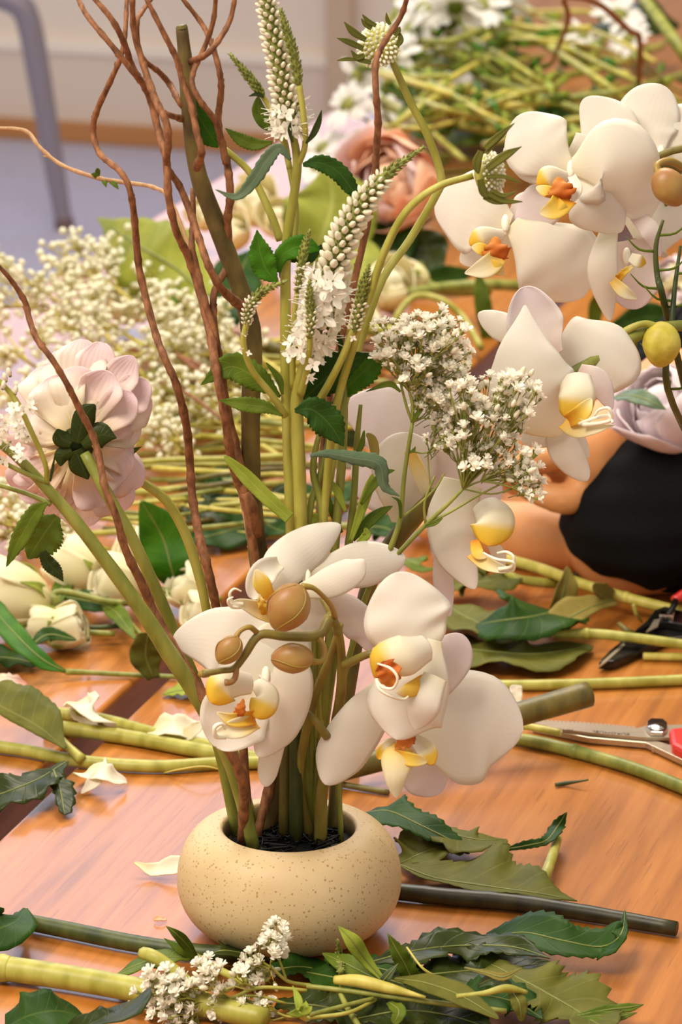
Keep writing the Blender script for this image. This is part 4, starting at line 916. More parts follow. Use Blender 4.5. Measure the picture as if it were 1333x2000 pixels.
tube('stem', [invase(-.02, .02), P(440, 1400, .03), P(405, 1200, .03), P(388, 1120, .03), P(362, 1042, .03), P(325, 978, .03), P(275, 940, .028), P(262, 925, .027)], [9, 9, 9, 10, 10, 10, 9, 9], 'stem_light', NB, 8)
mb = MB(); c = P(258, 905, .026); ellipsoid_into(mb, c, P(247, 875, .026) - c, 24 * pxm(c), 14 * pxm(c), 10, 14, 0, .3); mb.build('bud', 'calyx_green', NB, c)
for (p) in ([(252, 890), (262, 880), (278, 872)], [(250, 888), (244, 876), (252, 866)]): blade('sepal', PL(p, .022), [4, 5, 1], 'leaf_mid', NB)

# ------------------------------------------------------------------ loose things on the table
def leafthing(label, pts, hw, mat, N=UP, rib=True, serr=.1, teeth=16, vein='leaf_rib', group=None, name='loose_leaf', petiole=None, ribr=1.7, **k):
    o = thing(name, label, 'leaf', pts[0].copy(), group)
    k.setdefault('tip', .1); k.setdefault('wave', .12); k.setdefault('nv', 8); k.setdefault('fold', .12)
    blade('blade', pts, hw, mat, o, N=N, serr=serr * 1.7, teeth=teeth, **k)
    if rib: tube('midrib', [p + (N if N is not None else (CAM - p).normalized()) * .0004 for p in pts], [ribr] * (len(pts) - 1) + [.6], vein, o, 5, 4)
    if petiole: tube('petiole', petiole, [ribr * 1.6, ribr * 1.4, ribr], vein, o, 6, 4)
    return o
def stemthing(label, pts, r, mat, name='stem_cutting', cat='cutting', group=None, cut=None, knots=0, z=None, nodes=()):
    rr = r if isinstance(r, list) else [r] * len(pts)
    ps = [p if isinstance(p, Vector) else T(p[0], p[1], p[2] if len(p) > 2 else rr[i] * .00032 + .0006) for i, p in enumerate(pts)]
    o = thing(name, label, cat, ps[0].copy(), group)
    tube('stalk', ps, rr, mat, o, 12, 6, knots=knots)
    for e in (cut or ()):
        a, b = (ps[0], ps[1]) if e == 0 else (ps[-1], ps[-2]); d = (a - b).normalized()
        tube('cut_end', [a - d * .0003, a + d * .0004], rr[0 if e == 0 else -1] * .86, 'cut_end', o, 12, 1)
    for t in nodes:
        p = curve(ps, t); d = (curve(ps, min(1, t + .02)) - p).normalized(); q = interp(rr, t)
        tube('node', [p - d * q * .7 * pxm(p), p, p + d * q * .7 * pxm(p)], [q * 1.0, q * 1.16, q * 1.0], mat, o, 12, 3)
    return o
# light green stems lying left of the vase
stemthing('thick pale green stem lying behind two others beside the vase', [(55, 1388), (190, 1404), (330, 1440), (450, 1466)], 13, 'stem_light')
stemthing('pale green stem in the middle of three lying together beside the vase', [(90, 1418), (250, 1440), (440, 1474), (560, 1482), (640, 1478)], 15, 'stem_light')
s3 = stemthing('long pale green stem with a forked leaf stalk, running behind the vase stems', [(-30, 1455), (60, 1468), (150, 1486), (300, 1497), (450, 1490), (620, 1490), (700, 1496)], 13, 'stem_light')
tube('leaf_stalk', [T(160, 1484, .008), T(130, 1455, .014), T(105, 1425, .02), T(80, 1400, .022)], [11, 8, 6, 4], 'stem_light', s3)
blade('leaf', [T(128, 1462, .018), T(75, 1420, .026), T(10, 1385, .03), T(-40, 1360, .03)], [(3, 4), (16, 52), (14, 62), (5, 50)], 'leaf_olive', s3, N=Vector((.1, -.7, .7)), serr=.06, teeth=12, tip=.1, wave=.08)
leafthing('dark lobed leaf with a silvery sheen lying under the pale stems', [T(130, 1488, .012), T(80, 1520, .014), T(20, 1545, .012), T(-40, 1565, .006)], [(4, 4), (26, 18), (36, 30), (26, 26)], 'leaf_deep', serr=.25, teeth=7, N=Vector((-.1, -.3, 1)))
leafthing('dark toothed lobe of leaf hanging over the gap between boards', [T(105, 1505, .016), T(118, 1545, .01), T(126, 1592, .004)], [(8, 8), (26, 14), (14, 8)], 'leaf_deep', serr=.25, teeth=5, N=Vector((.2, -.6, .8)))
tube_o = stemthing('thin pale fibre curling up from the table beside the vase', [(320, 1510), (350, 1503, .006), (400, 1497, .010), (446, 1508, .004)], 1.6, 'stem_yellow', name='plant_fibre', cat='fibre')
# petals fallen on the table
def fpetal(label, pts, hw, mat='fallen_petal', **k):
    o = thing('fallen_petal', label, 'petal', pts[0].copy())
    k.setdefault('tip', .4); k.setdefault('wave', .18); k.setdefault('cup', .3); k.setdefault('base', .2)
    blade('petal', pts, hw, mat, o, N=k.pop('N', Vector((0, -.5, .8))), nu=16, nv=8, **k); return o
def fp2(label, pts, hw, pts2, hw2, mat='fallen_petal', **k):
    o = fpetal(label, pts, hw, mat, **k)
    blade('petal', pts2, hw2, mat, o, N=Vector((.2, -.6, .7)), nu=14, nv=8, tip=.4, base=.2, wave=.15, cup=.3); return o
fp2('creased cream petal standing beside the gap, behind the pale stems', [T(150, 1372, .012), T(175, 1382, .022), T(205, 1415, .004)], [16, 22, 18], [T(142, 1380, .01), T(160, 1400, .006), T(190, 1420, .003)], [12, 16, 10])
fp2('crumpled cream petals heaped behind the orchid in front of the gap', [T(295, 1428, .006), T(335, 1420, .014), T(385, 1430, .008), T(412, 1448, .004)], [14, 20, 18, 10], [T(360, 1440, .008), T(385, 1420, .016), T(392, 1408, .02)], [14, 12, 6])
fp2('crumpled cream petal lying alone below the pale stems', [T(168, 1508, .006), T(200, 1510, .014), T(248, 1528, .004)], [14, 18, 10], [T(200, 1508, .012), T(185, 1525, .01), T(158, 1550, .002)], [14, 13, 6])
fpetal('slim cream petal with a curled tip half hidden behind the bowl vase', [T(262, 1684, .008), T(300, 1700, .004), T(350, 1690, .008), T(400, 1685, .008)], [3, 13, 17, 12], base=.05)
fp2('pink-tipped cream petal near the dark curved leaf', [T(-10, 1330, .008), T(20, 1330, .012), T(54, 1338, .006)], [10, 11, 8], [T(0, 1335, .006), T(18, 1345, .004), T(30, 1358, .003)], [8, 8, 5], mat='fallen_pink')
fpetal('small torn cream petal standing by the cut stalk', [T(1002, 1392, .004), T(1008, 1365, .012), T(1008, 1338, .02)], [10, 12, 12], tip=.1)
fpetal('tiny orange scrap of petal lying by the dark stem', [T(300, 1796, .002), T(312, 1794, .003), T(326, 1797, .002)], [4, 5, 3], 'peach_petal')
# dark curved leaf with its stem, left
dl = leafthing('dark green curved leaf with a pale rolled edge and a long thin stalk', [T(128, 1312, .006), T(85, 1290, .014), T(35, 1245, .026), T(-30, 1170, .04)], [(3, 3), (18, 12), (24, 18), (26, 22)], 'leaf_green', serr=.03, teeth=8, N=Vector((.3, -.6, .7)))
tube('stalk', [T(128, 1312, .006), T(180, 1314, .004), T(260, 1318, .003), T(346, 1322, .003)], [7, 5.5, 5, 5], 'stem_mid', dl)
leafthing('dark shaded leaf lying under the curved leaf stalk', [T(75, 1300, .004), T(30, 1288, .006), T(-40, 1280, .006)], [(6, 6), (22, 16), (26, 20)], 'leaf_dark', serr=.03, teeth=8)
leafthing('small light green leaf tip lying by the gap below the leaning stem', [T(318, 1358, .002), T(350, 1350, .004), T(392, 1345, .006)], [2, 12, 16], 'leaf_light', serr=0, teeth=8)
leafthing('olive leaf standing at the gap behind the leaning veronica stem', [T(300, 1325, .002), T(285, 1280, .02), T(290, 1235, .04)], [12, 32, 20], 'leaf_olive', serr=.02, teeth=8, N=None)
# cream spray roses
def rose(label, c, axis, R, stem=None, mat='rose_cream', layers=3, sep=True, name='spray_rose', cat='rose', group=None, stemr=6, open_=.30, pmats=None):
    o = thing(name, label, cat, c.copy(), group)
    a = axis.normalized(); x = a.orthogonal().normalized(); y = a.cross(x)
    mb = MB(); ellipsoid_into(mb, c + a * R * .1, a, R * .72, R * .52, 8, 12); mb.build('core', pmats[0] if pmats else mat, o, c)
    for L in range(layers):
        n = 3 if L == 0 else 5; sc = .68 + .34 * (L + 1) / layers
        for k in range(n):
            a0 = 2 * PI * (k + .37 * L) / n; wid = 1.0 if n == 3 else .82
            vs = []; uv = []; fs = []; NU, NV = 8, 8; op = open_ * (L / max(1, layers - 1)) * rnd(.4, 1.6); off = rnd(-.05, .05)
            for i in range(NU + 1):
                t = i / NU; th = -PI * .46 + t * PI * (.78 + off)
                for j in range(NV + 1):
                    v = -1 + 2 * j / NV; an = a0 + v * wid * (1 - .25 * t * t * v * v)
                    tt = th - .22 * (abs(v) ** 3) * t
                    rr = R * sc * math.cos(tt) * .82 + R * op * t ** 3 + R * .02 * v
                    h = R * sc * math.sin(tt) * .98
                    rr = max(rr, R * .06) + R * .03 * math.sin(5 * v + k + L) * t
                    vs.append(c + a * h + (x * math.cos(an) + y * math.sin(an)) * rr); uv.append((t, .5 + v * .5))
            for i in range(NU):
                for j in range(NV):
                    q = i * (NV + 1) + j; fs.append((q, q + 1, q + NV + 2, q + NV + 1))
            mb = MB(); mb.add(vs, fs, 0, uv); mb.build('petal', random.choice(pmats) if pmats else mat, o, c, thick=.0007)
    if sep:
        b = c - a * R * .86; mb = MB(); ellipsoid_into(mb, b - a * R * .12, a, R * .34, R * .26, 8, 12); mb.build('rose_hip', 'stem_mid', o, c)
        for k in range(5):
            an = 2 * PI * k / 5 + .3; d = x * math.cos(an) + y * math.sin(an)
            blade('sepal', [b, b + d * R * .42 + a * R * .12, b + d * R * .86 + a * R * .45, b + d * R * 1.0 + a * R * rnd(.6, 1.0)], [R * .12, R * .2, R * .13, R * .02], 'leaf_light', o, N=(d - a * .5), meters=True, tip=.1, cup=.2)
        if stem: tube('stem', [b] + stem, stemr, 'stem_mid', o, 8)
    return o
rose('big cream rose tilted onto its side, with pointed green sepals and a green stalk', T(28, 1168, .03), Vector((-.85, -.25, .2)), 72 * .00037, [T(120, 1155, .03), T(200, 1172, .026), T(240, 1178, .024)])
rose('cream rose lying just behind the largest rose', T(150, 1108, .028), Vector((-.5, .1, .35)), 62 * .00038, [T(230, 1135, .02)], layers=3)
rose('pale cream rose behind the leaning veronica stem, facing its twig', T(232, 1135, .03), Vector((-.75, -.2, .3)), 56 * .00038, [T(310, 1150, .02), T(380, 1172, .015)])
rose('small cream rosebud lying lowest, half wrapped in green', T(125, 1228, .016), Vector((.9, -.1, .35)), 46 * .00037, None)
rose('small cream rosebud pointing at the dark leaf, with a brown-ended stalk', T(88, 1222, .018), Vector((-.9, -.1, .1)), 40 * .00037, [T(160, 1234, .012), T(225, 1238, .01)])
rose('cream rose peeping out between the nodding-bud stem and the willow', T(368, 1152, .02), Vector((-.6, -.2, .5)), 44 * .00038, [T(430, 1170, .015)])
rose('cream rosebud half hidden behind the front orchid petal', T(395, 1195, .015), Vector((-.7, -.2, .2)), 40 * .00037, [T(450, 1190, .01)])
rose('blush rosebud behind the large bright leaf', T(268, 1075, .03), Vector((-.6, -.2, .5)), 40 * .00039, [T(330, 1120, .02), T(380, 1165, .014)])
for i, (p, r, m) in enumerate((([(180, 1182), (240, 1205), (275, 1240)], 5, 'stem_mid'), ([(300, 1110), (345, 1140), (400, 1180)], 7, 'stem_light'), ([(190, 1085), (225, 1110), (275, 1135)], 5, 'stem_light'), ([(110, 1200), (170, 1225), (260, 1220)], 5, 'stem_darkgreen'), ([(300, 1160), (340, 1170), (420, 1190)], 6, 'stem_mid'), ([(150, 1190), (170, 1215), (172, 1250)], 4, 'stem_olive'))):
    stemthing('thin rose stalk in the tangle beneath the cream roses', [(q[0], q[1], .012 + .004 * (i % 3)) for q in p], r, m, group='rose stalks under the cream roses', name='rose_stalk')
for i, (p, h, m) in enumerate((([(120, 1165), (175, 1175), (240, 1190)], [4, 22, 4], 'leaf_dark'), ([(200, 1180), (230, 1200), (265, 1250)], [4, 18, 4], 'leaf_mid'), ([(140, 1130), (120, 1150), (112, 1190)], [4, 18, 3], 'leaf_mid'), ([(270, 1130), (250, 1150), (215, 1160)], [4, 16, 3], 'leaf_light'), ([(60, 1262), (95, 1240), (150, 1250)], [4, 14, 3], 'leaf_dark'))):
    leafthing('rose leaf tucked among the cream roses', [T(q[0], q[1], .02) for q in p], h, m, N=Vector((0, -.6, .7)), serr=.06, teeth=10, group='leaves among the cream roses', name='rose_leaf')
leafthing('large smooth bright green leaf standing behind the leaning stems', [T(352, 1158, .01), T(335, 1110, .035), T(318, 1050, .055), T(276, 978, .085)], [14, 44, 50, 10], 'leaf_green', N=None, tilt=-15, serr=0, teeth=8, fold=-.2)
# dark broad leaves behind the thick branch
for i, (p, h, m) in enumerate((([(370, 1055), (420, 1045), (480, 1030), (520, 1040)], [8, 34, 32, 6], 'leaf_dark'), ([(380, 940), (410, 960), (450, 935), (480, 905)], [8, 36, 34, 5], 'leaf_dark'), ([(360, 985), (400, 1000), (440, 990), (478, 965)], [8, 30, 28, 5], 'leaf_deep'), ([(520, 1010), (560, 985), (610, 985), (650, 1000)], [8, 34, 32, 5], 'leaf_deep'), ([(590, 1000), (620, 980), (660, 960), (690, 940)], [8, 30, 28, 5], 'leaf_dark'), ([(700, 1040), (730, 1030), (760, 1035), (790, 1055)], [6, 26, 24, 5], 'leaf_dark'), ([(480, 1000), (530, 1030), (560, 1040)], [8, 24, 5], 'leaf_dark'))):
    leafthing('broad dark green leaf lying behind the upright stems of the arrangement', [T(q[0], q[1], .012 + .005 * (i % 3)) for q in p], h, m, N=Vector((0, -.5, .8)), serr=.03, teeth=10, group='dark leaves behind the vase stems')

# ------------------------------------------------------------------ right of the vase : leaves and stems
leafthing('dark green toothed leaf folded over itself right behind the bowl vase', [T(716, 1588, .012), T(760, 1585, .022), T(820, 1612, .02), T(880, 1642, .014), T(918, 1668, .006)], [(12, 6), (26, 34), (26, 24), (18, 14), (3, 3)], 'leaf_dark', serr=.14, teeth=14, N=Vector((.1, -.35, .9)))
leafthing('olive leaf underside spread out next to the bowl vase', [T(782, 1688, .004), T(815, 1672, .008), T(860, 1655, .008), T(915, 1645, .006)], [(10, 8), (38, 26), (40, 26), (12, 8)], 'leaf_olive', serr=.05, teeth=10)
leafthing('long olive leaf with toothed edge and pale midrib, lying along the dark stem', [T(782, 1690, .008), T(850, 1716, .008), T(950, 1732, .01), T(1050, 1746, .008), T(1128, 1760, .004)], [(6, 4), (48, 8), (62, 12), (34, 10), (2, 2)], 'leaf_olive', serr=.12, teeth=20)
leafthing('short olive leaf tip with saw teeth behind the long olive leaf', [T(845, 1618, .006), T(890, 1632, .012), T(940, 1642, .012), T(990, 1640, .006)], [(6, 10), (14, 30), (18, 28), (3, 3)], 'leaf_olive', serr=.2, teeth=9)
sm = leafthing('small dark leaf curling upwards on a short pale stalk', [T(985, 1660, .006), T(1030, 1652, .010), T(1068, 1642, .016), P(1090, 1615, T(1080, 1660).y), P(1108, 1586, T(1080, 1660).y)], [(4, 3), (10, 6), (9, 8), (13, 14), (2, 2)], 'leaf_dark', serr=.2, teeth=12, N=Vector((-.3, -.6, .6)))
tube('stalk', [T(1058, 1728, .006), T(1075, 1685, .012), P(1090, 1638, T(1080, 1660).y)], [12, 11, 9], 'stem_light', sm)
stemthing('nearly black stem lying next to the bowl vase, cut at the far end', [(700, 1732), (785, 1742), (880, 1752), (1000, 1762), (1150, 1784), (1322, 1814)], [15, 17, 17, 17, 16, 15], 'stem_dark', knots=.06)
leafthing('curled dark green leaf with saw-toothed edge and an upturned tip, by the dark stem', [T(948, 1836, .004), T(1020, 1822, .014), T(1100, 1838, .016), T(1175, 1850, .012), T(1214, 1825, .022), P(1222, 1776, T(1225, 1830).y)], [(10, 6), (38, 22), (36, 30), (30, 24), (15, 12), (2, 2)], 'leaf_dark', serr=.12, teeth=20, N=Vector((0, -.35, .9)))
# mid right leaves
leafthing('dark green serrated leaf lying among olive leaves in front of the bare arm', [T(1085, 1195, .016), T(1040, 1205, .03), T(985, 1212, .03), T(930, 1220, .016)], [(34, 50), (44, 46), (40, 32), (2, 2)], 'leaf_dark', serr=.07, teeth=12, N=Vector((-.1, -.6, .75)))
leafthing('wide olive leaf lying flat below the dark serrated one', [T(870, 1262, .004), T(950, 1272, .008), T(1050, 1278, .008), T(1160, 1262, .004)], [(30, 30), (36, 36), (40, 36), (6, 6)], 'leaf_olive', serr=.06, teeth=14, fold=.05)
leafthing('second wide olive leaf reaching towards the orchid petal', [T(1000, 1255, .012), T(950, 1225, .016), T(900, 1200, .014), T(870, 1180, .01)], [(14, 14), (34, 34), (30, 30), (8, 8)], 'leaf_olive', serr=.06, teeth=12)
leafthing('olive green leaf at the base of the pale stem below the drooping orchid lip', [T(1008, 1128, .014), T(960, 1135, .018), T(910, 1142, .014), T(860, 1158, .008)], [(8, 8), (28, 24), (30, 26), (5, 5)], 'leaf_olive', serr=.06, teeth=12)
leafthing('light leaf edge beside the orchid stem above the table', [T(790, 1092, .02), T(820, 1105, .02), T(850, 1115, .012)], [5, 16, 8], 'leaf_mid', serr=.1, teeth=7)
yq = T(1090, 1215).y
leafthing('dry curled yellow-green leaf standing upright against the stems', [P(1082, 1232, yq), P(1092, 1190, yq - .006), P(1105, 1140, yq - .004), P(1108, 1106, yq)], [(10, 12), (22, 26), (16, 20), (3, 4)], 'leaf_dry', serr=.03, teeth=8, N=None, tilt=25, cup=.4, fold=0)
leafthing('dry olive leaf hanging from the node of the pale stem', [T(1200, 1172, .016), T(1150, 1188, .02), T(1100, 1215, .016), T(1072, 1240, .008)], [(10, 4), (14, 30), (20, 34), (5, 5)], 'leaf_dry', serr=.02, teeth=8, N=Vector((0, -.6, .75)))
leafthing('small dry curled leaf stub on the pale stem node', [T(1205, 1165, .014), T(1175, 1152, .028), T(1160, 1140, .036)], [(8, 8), (16, 16), (6, 6)], 'leaf_dry', serr=.05, teeth=6, N=None)
stemthing('pale green stem with a swollen node running under the black sleeve', [(990, 1092, .022), (1060, 1112, .022), (1130, 1138, .02), (1215, 1165, .016), (1290, 1185, .012), (1360, 1202, .01)], [11, 11, 11, 11, 11, 11], 'stem_yellow', nodes=(.62,))
stemthing('short pale stem joining the olive leaf just below the bare arm', [(985, 1112, .02), (1010, 1130, .018), (1060, 1138, .014), (1105, 1140, .01)], [8, 9, 10, 10], 'stem_light')
stemthing('straight pale green stem crossing above the secateur blade', [(1082, 1238, .016), (1160, 1238, .016), (1240, 1246, .015), (1360, 1262, .012)], [8, 10, 10, 10], 'stem_light', nodes=(.28,))
stemthing('short green stem stub with a rounded cut end by the secateurs', [(1258, 1282), (1300, 1283), (1370, 1284)], [8, 8, 8], 'stem_yellow', cut=(0,))
stemthing('level light green stem lying between the secateurs and the thick cut stalk', [(940, 1338), (1060, 1338), (1200, 1334), (1380, 1326)], [10, 11, 11, 11], 'stem_light')
stemthing('thick olive stalk with a square cut end propped behind the front orchid', [(640, 1512, .010), (800, 1468, .018), (960, 1412, .028), (1060, 1382, .034), (1150, 1356, .038)], [22, 23, 24, 25, 26], 'stem_olive', name='cut_stalk', cut=(-1,))
stemthing('short pale stem piece resting on the scissor blade', [(1005, 1416, .012), (1050, 1422, .011), (1096, 1432, .010)], [7, 7, 7.5], 'stem_yellow', cut=(-1,))
stemthing('green stem with a ringed node slanting across in front of the scissors', [(990, 1440), (1060, 1452), (1155, 1476), (1250, 1505), (1370, 1552)], [12, 13, 13, 13, 14], 'stem_mid', nodes=(.42,))
stemthing('tiny dark twig scrap lying alone on the bare wood', [(1086, 1533), (1105, 1530), (1125, 1527, .004), (1150, 1523, .006)], [4, 4.5, 3, 2], 'stem_darkgreen', name='twig_scrap', cat='twig')
stemthing('tiny bent green sprig beside the secateur pivot', [(1238, 1180, .02), (1244, 1200, .012), (1254, 1214, .004)], [4, 4, 3], 'stem_light', name='sprig')
stemthing('small dull green sprig lying behind the level stem', [(1210, 1218, .01), (1225, 1232, .008), (1245, 1240, .004)], [5, 7, 6], 'stem_olive', name='sprig')
stemthing('thin grey-violet stalk lying behind the vase at the orchid stems', [(620, 1522), (680, 1534), (760, 1548)], [6, 6, 6], 'stem_olive', name='thin_stalk')

# scissors and secateurs
def prism(name, outline, z0, z1, mat, parent, bevel=.0006):
    mb = MB(); n = len(outline); vs = [T(x, y, z0) for x, y in outline]; top = [v + Vector((0, 0, z1 - z0)) for v in vs]
    mb.add(vs + top, [tuple(reversed(range(n))), tuple(range(n, 2 * n))] + [(i, (i + 1) % n, n + (i + 1) % n, n + i) for i in range(n)])
    o = mb.build(name, mat, parent, smooth=False)
    if bevel: b = o.modifiers.new('bevel', 'BEVEL'); b.width = bevel; b.segments = 2
    return o
sc = thing('scissors', 'steel florist scissors with serrated blade and red handles lying on the table', 'scissors', T(1283, 1440, 0))
top = [(1030, 1409)]
for i in range(26):
    x_ = 1036 + i * 8; y_ = 1411 + (i / 26) ** 1.6 * 14
    top += [(x_, y_), (x_ + 5, y_ + .4), (x_ + 6, y_ + 4)]
prism('blade', top + [(1258, 1424), (1342, 1420), (1342, 1446), (1262, 1446), (1160, 1437), (1090, 1429), (1030, 1414)], .0055, .0075, 'steel', sc, 0)
prism('blade', [(1040, 1424), (1150, 1440), (1262, 1452), (1310, 1466), (1342, 1490), (1342, 1500), (1300, 1480), (1262, 1462), (1150, 1452), (1040, 1430)], .001, .0052, 'steel', sc)
mb = MB(); c = T(1283, 1427, .0076); ellipsoid_into(mb, c, UP, .0045, .0076, 8, 20); rv = mb.build('rivet', 'chrome', sc, c)
prism('rivet_plate', [(1264, 1416), (1272, 1410), (1296, 1411), (1304, 1418), (1303, 1432), (1296, 1438), (1272, 1437), (1264, 1430)], .0076, .0105, 'chrome', sc)
prism('stop_pin', [(1274, 1460), (1281, 1460), (1281, 1470), (1274, 1470)], .001, .004, 'steel', sc, 0)
prism('handle', [(1306, 1451), (1345, 1448), (1400, 1455), (1430, 1490), (1420, 1520), (1380, 1515), (1345, 1500), (1312, 1482)], .001, .012, 'red_plastic', sc, .003)
prism('handle', [(1345, 1415), (1400, 1400), (1460, 1380), (1500, 1390), (1490, 1420), (1420, 1440), (1345, 1446)], .001, .012, 'red_plastic', sc, .003)
def lettering(txt, x, y, z, size, ang, parent):
    cu = bpy.data.curves.new('lettering', 'FONT'); cu.body = txt; cu.size = size; cu.extrude = .00006; cu.align_x = 'CENTER'; cu.align_y = 'CENTER'
    o = bpy.data.objects.new('lettering', cu); COL.objects.link(o); cu.materials.append(M('engraving'))
    dg = bpy.context.evaluated_depsgraph_get(); me = bpy.data.meshes.new_from_object(o.evaluated_get(dg)); bpy.data.objects.remove(o)
    o = bpy.data.objects.new('lettering', me); COL.objects.link(o); o.parent = parent; o.location = T(x, y, z) - ORG[parent.name]; o.rotation_euler = (0, 0, ang); return o
lettering('EUROMUEL', 1194, 1431, .00765, .0050, PI - .22, sc)
lettering('FK 1354', 1100, 1424.5, .00765, .0042, PI - .18, sc)
se = thing('secateurs', 'dark steel secateurs with a pointed blade and red handle, beside the black sleeve', 'secateurs', T(1280, 1240, 0))
prism('blade', [(1170, 1308), (1190, 1286), (1220, 1262), (1250, 1240), (1275, 1222), (1300, 1222), (1345, 1240), (1345, 1258), (1300, 1262), (1250, 1284), (1200, 1306)], .002, .008, 'dark_steel', se, .001)
prism('bevel_edge', [(1169, 1306), (1180, 1292), (1218, 1258), (1222, 1262), (1186, 1294)], .0075, .0085, 'steel', se, 0)
prism('hook_blade', [(1240, 1246), (1262, 1228), (1278, 1206), (1300, 1198), (1345, 1212), (1345, 1236), (1300, 1228), (1276, 1232)], .008, .014, 'dark_steel', se, .001)
prism('bolt', [(1290, 1202), (1318, 1204), (1316, 1213), (1288, 1211)], .014, .018, 'chrome', se, .0008)
prism('spring', [(1270, 1228), (1278, 1214), (1290, 1212), (1286, 1226), (1262, 1238)], .014, .0155, 'steel', se, .0003)
tube('handle', [T(1318, 1172, .022), T(1345, 1158, .024), T(1420, 1140, .022), T(1520, 1130, .018)], [9, 11, 14, 14], 'red_plastic', se, 10)
tube('handle', [T(1340, 1222, .012), T(1420, 1215, .012), T(1520, 1200, .012)], [12, 14, 14], 'red_plastic', se, 10)
tube('shank', [T(1300, 1212, .014), T(1316, 1185, .020), T(1322, 1170, .022)], [7, 7, 7], 'dark_steel', se, 8)

# ------------------------------------------------------------------ foreground heap
stemthing('thick light green stem with a brown scarred node lying in front of the vase', [(-40, 1886), (30, 1894), (150, 1912), (280, 1936), (420, 1968), (520, 1990)], [24, 25, 25, 25, 24, 22], 'stem_light', nodes=(.14,), name='thick_stem')
stemthing('dark olive stem lying across in front of the bowl vase', [(30, 1796), (140, 1818), (260, 1842), (390, 1860), (500, 1862), (600, 1862)], [16, 17, 17, 17, 16, 15], 'stem_darkgreen')
leafthing('glossy rounded dark leaf at the end of the dark olive stem', [T(50, 1775, .012), T(30, 1800, .02), T(-10, 1815, .02), T(-50, 1815, .012)], [(4, 4), (36, 22), (46, 40), (30, 30)], 'leaf_dark', serr=0, teeth=8, N=Vector((0, -.6, .8)), rib=False)
leafthing('smooth dark leaf in front of the thick stem, rounded towards the vase', [T(10, 2010, .012), T(55, 1985, .022), T(115, 1975, .022), T(170, 1992, .010)], [(20, 20), (42, 36), (34, 40), (5, 5)], 'leaf_dark', serr=0, teeth=8, N=Vector((0, -.4, .9)), rib=False)
leafthing('folded smooth dark leaf with a pale sheen on its upper side', [T(120, 2030, .012), T(180, 1998, .024), T(230, 1978, .026), T(256, 1955, .02)], [(12, 30), (14, 42), (12, 36), (2, 4)], 'leaf_deep', serr=0, teeth=8, N=Vector((-.3, -.2, .9)), fold=.4, rib=False)
fl = leafthing('mid green leaf bent over a yellow-green stalk in front of the vase', [T(224, 1906, .004), T(270, 1885, .012), T(320, 1872, .014), T(372, 1870, .01)], [(3, 3), (14, 18), (18, 18), (5, 5)], 'leaf_mid', serr=.03, teeth=8)
tube('stalk', [T(280, 1862, .02), T(300, 1868, .022), T(335, 1892, .016), T(380, 1930, .008), T(420, 1960, .005)], [13, 14, 14, 12, 10], 'stem_light', fl)
lf = leafthing('pair of small pointed green leaves rising below the bowl vase', [T(384, 1870, .008), T(362, 1842, .02), T(345, 1825, .03), T(324, 1808, .036)], [5, 11, 9, 1], 'leaf_mid', serr=.02, teeth=6, N=Vector((0, -.8, .5)))
blade('blade', [T(384, 1872, .008), T(355, 1856, .016), T(320, 1832, .022)], [5, 10, 1], 'leaf_mid', lf, N=Vector((0, -.8, .5)), tip=.1)
tube('stalk', [T(384, 1868, .008), T(430, 1895, .010), T(480, 1920, .010)], [7, 8, 9], 'stem_light', lf)
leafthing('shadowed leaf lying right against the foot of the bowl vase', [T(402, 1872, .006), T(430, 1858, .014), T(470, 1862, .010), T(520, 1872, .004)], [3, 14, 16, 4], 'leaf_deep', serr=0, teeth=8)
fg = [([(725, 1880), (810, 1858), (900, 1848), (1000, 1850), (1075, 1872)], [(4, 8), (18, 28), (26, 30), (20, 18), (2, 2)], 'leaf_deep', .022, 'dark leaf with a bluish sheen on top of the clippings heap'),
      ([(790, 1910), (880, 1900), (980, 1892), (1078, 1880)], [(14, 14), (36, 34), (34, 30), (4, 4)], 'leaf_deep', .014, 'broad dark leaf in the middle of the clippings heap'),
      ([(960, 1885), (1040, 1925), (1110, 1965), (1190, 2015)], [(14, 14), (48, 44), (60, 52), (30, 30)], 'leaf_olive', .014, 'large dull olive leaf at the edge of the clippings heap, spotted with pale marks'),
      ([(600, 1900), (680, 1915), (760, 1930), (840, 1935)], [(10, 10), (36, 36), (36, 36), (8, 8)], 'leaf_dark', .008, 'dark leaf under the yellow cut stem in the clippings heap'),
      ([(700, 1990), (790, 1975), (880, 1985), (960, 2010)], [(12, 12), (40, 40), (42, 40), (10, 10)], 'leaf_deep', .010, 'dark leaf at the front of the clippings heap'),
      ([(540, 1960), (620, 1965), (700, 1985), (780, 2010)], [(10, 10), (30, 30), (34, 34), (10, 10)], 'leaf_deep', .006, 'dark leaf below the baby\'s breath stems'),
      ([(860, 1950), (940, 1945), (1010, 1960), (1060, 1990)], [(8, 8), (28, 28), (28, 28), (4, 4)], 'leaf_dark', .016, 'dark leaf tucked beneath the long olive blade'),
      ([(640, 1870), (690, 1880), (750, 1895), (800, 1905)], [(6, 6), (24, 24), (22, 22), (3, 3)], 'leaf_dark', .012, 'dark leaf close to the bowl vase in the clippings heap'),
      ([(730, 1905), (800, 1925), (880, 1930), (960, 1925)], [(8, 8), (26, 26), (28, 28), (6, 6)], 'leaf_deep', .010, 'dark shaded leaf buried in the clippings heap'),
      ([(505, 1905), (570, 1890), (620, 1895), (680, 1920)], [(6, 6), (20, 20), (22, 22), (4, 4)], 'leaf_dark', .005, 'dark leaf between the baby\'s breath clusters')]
for p, h, m, z, lb in fg:
    leafthing(lb, [T(q[0], q[1], z + .003 * math.sin(i * 2)) for i, q in enumerate(p)], h, m, serr=.2, teeth=15, N=Vector((rnd(-.15, .15), -.25, 1)), wave=.2)
